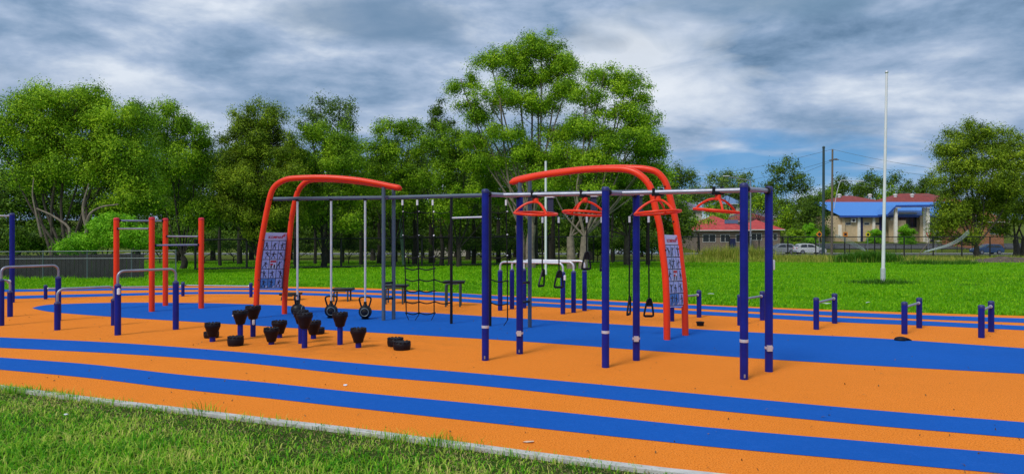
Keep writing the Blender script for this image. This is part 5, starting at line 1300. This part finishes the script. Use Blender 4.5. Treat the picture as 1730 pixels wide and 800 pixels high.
mp2 = N(nt, 'ShaderNodeMapping'); nt.links.new(tc, mp2.inputs[0]); mp2.inputs['Scale'].default_value = (1, 1, 2.6); mp2.inputs['Location'].default_value = (5.2, 1.7, 3.1)
cl3 = noise(nt, 6.6, 10, .58, mp2.outputs[0]); cl3.node.inputs['Distortion'].default_value = .15
f = math_(nt, 'ADD', math_(nt, 'ADD', math_(nt, 'MULTIPLY', cl, .34), math_(nt, 'MULTIPLY', cl2, .08)), math_(nt, 'MULTIPLY', cl3, .58))
SC = 6.7
def k(c): return tuple(x * SC for x in c)
cloud = ramp(nt, f, [(.37, (.12, .22, .36)), (.45, (.235, .355, .53)), (.525, (.39, .50, .68)), (.64, (.74, .81, .91))])
def blob(ax, ez, rx, rz):       # soft patch of sky round an azimuth/elevation (degrees)
    a = math.radians(ax); 
    az = math_(nt, 'ARCTAN2', sp.outputs[0], sp.outputs[1]); el = math_(nt, 'ARCSINE', sp.outputs[2])
    u = math_(nt, 'DIVIDE', math_(nt, 'SUBTRACT', az, a), math.radians(rx)); v = math_(nt, 'DIVIDE', math_(nt, 'SUBTRACT', el, math.radians(ez)), math.radians(rz))
    d = math_(nt, 'SQRT', math_(nt, 'ADD', math_(nt, 'MULTIPLY', u, u), math_(nt, 'MULTIPLY', v, v)))
    d = math_(nt, 'ADD', d, math_(nt, 'MULTIPLY', math_(nt, 'SUBTRACT', cl2, .5), 1.6))
    return ramp(nt, d, [(.35, (1, 1, 1)), (1.05, (0, 0, 0))])
gap = mix(nt, .3, (.055, .27, .58), mix(nt, 1.0, sky.outputs[0], (.05, .085, .13), 'MULTIPLY'))
colr = mix(nt, math_(nt, 'MULTIPLY', blob(9, 11.5, 10, 5), .75), cloud, (.84, .89, .96))
colr = mix(nt, math_(nt, 'MULTIPLY', blob(-10, 15.5, 11, 2.2), .75), colr, (.16, .27, .42))
colr = mix(nt, math_(nt, 'MULTIPLY', blob(23, 16.8, 13, 2.0), .7), colr, (.16, .28, .42))
colr = mix(nt, math_(nt, 'MULTIPLY', blob(-30, 9.0, 9, 2.2), .3), colr, (.74, .80, .89))
colr = mix(nt, math_(nt, 'MULTIPLY', blob(20.5, 4.4, 12, 3.3), .85), colr, gap)
over = ramp(nt, sp.outputs[2], [(.34, (1, 1, 1)), (.8, (1.55, 1.45, 1.3))])
colr = mix(nt, 1.0, colr, over, 'MULTIPLY')
sc = N(nt, 'ShaderNodeVectorMath', operation='SCALE'); nt.links.new(colr, sc.inputs[0]); sc.inputs['Scale'].default_value = SC
nt.links.new(sc.outputs[0], bg.inputs[0])
sl = bpy.data.lights.new('sun', 'SUN'); sl.energy = 1.5; sl.angle = math.radians(18); sl.color = (1, .95, .86)
so = bpy.data.objects.new('sun', sl); COL.objects.link(so); so.location = (-20, -20, 40)
el, az = math.radians(SUN_EL), math.radians(SUN_AZ)
dirv = Vector((math.sin(az) * math.cos(el), math.cos(az) * math.cos(el), math.sin(el)))
so.rotation_euler = dirv.to_track_quat('Z', 'Y').to_euler()
vs = S.view_settings; vs.view_transform = 'Standard'; vs.look = 'None'; vs.gamma = 1; vs.use_curve_mapping = False; vs.exposure = .55
S.display_settings.display_device = 'sRGB'
S.cycles.max_bounces = 5; S.cycles.diffuse_bounces = 3; S.cycles.glossy_bounces = 2; S.cycles.transmission_bounces = 3; S.cycles.sample_clamp_indirect = 4
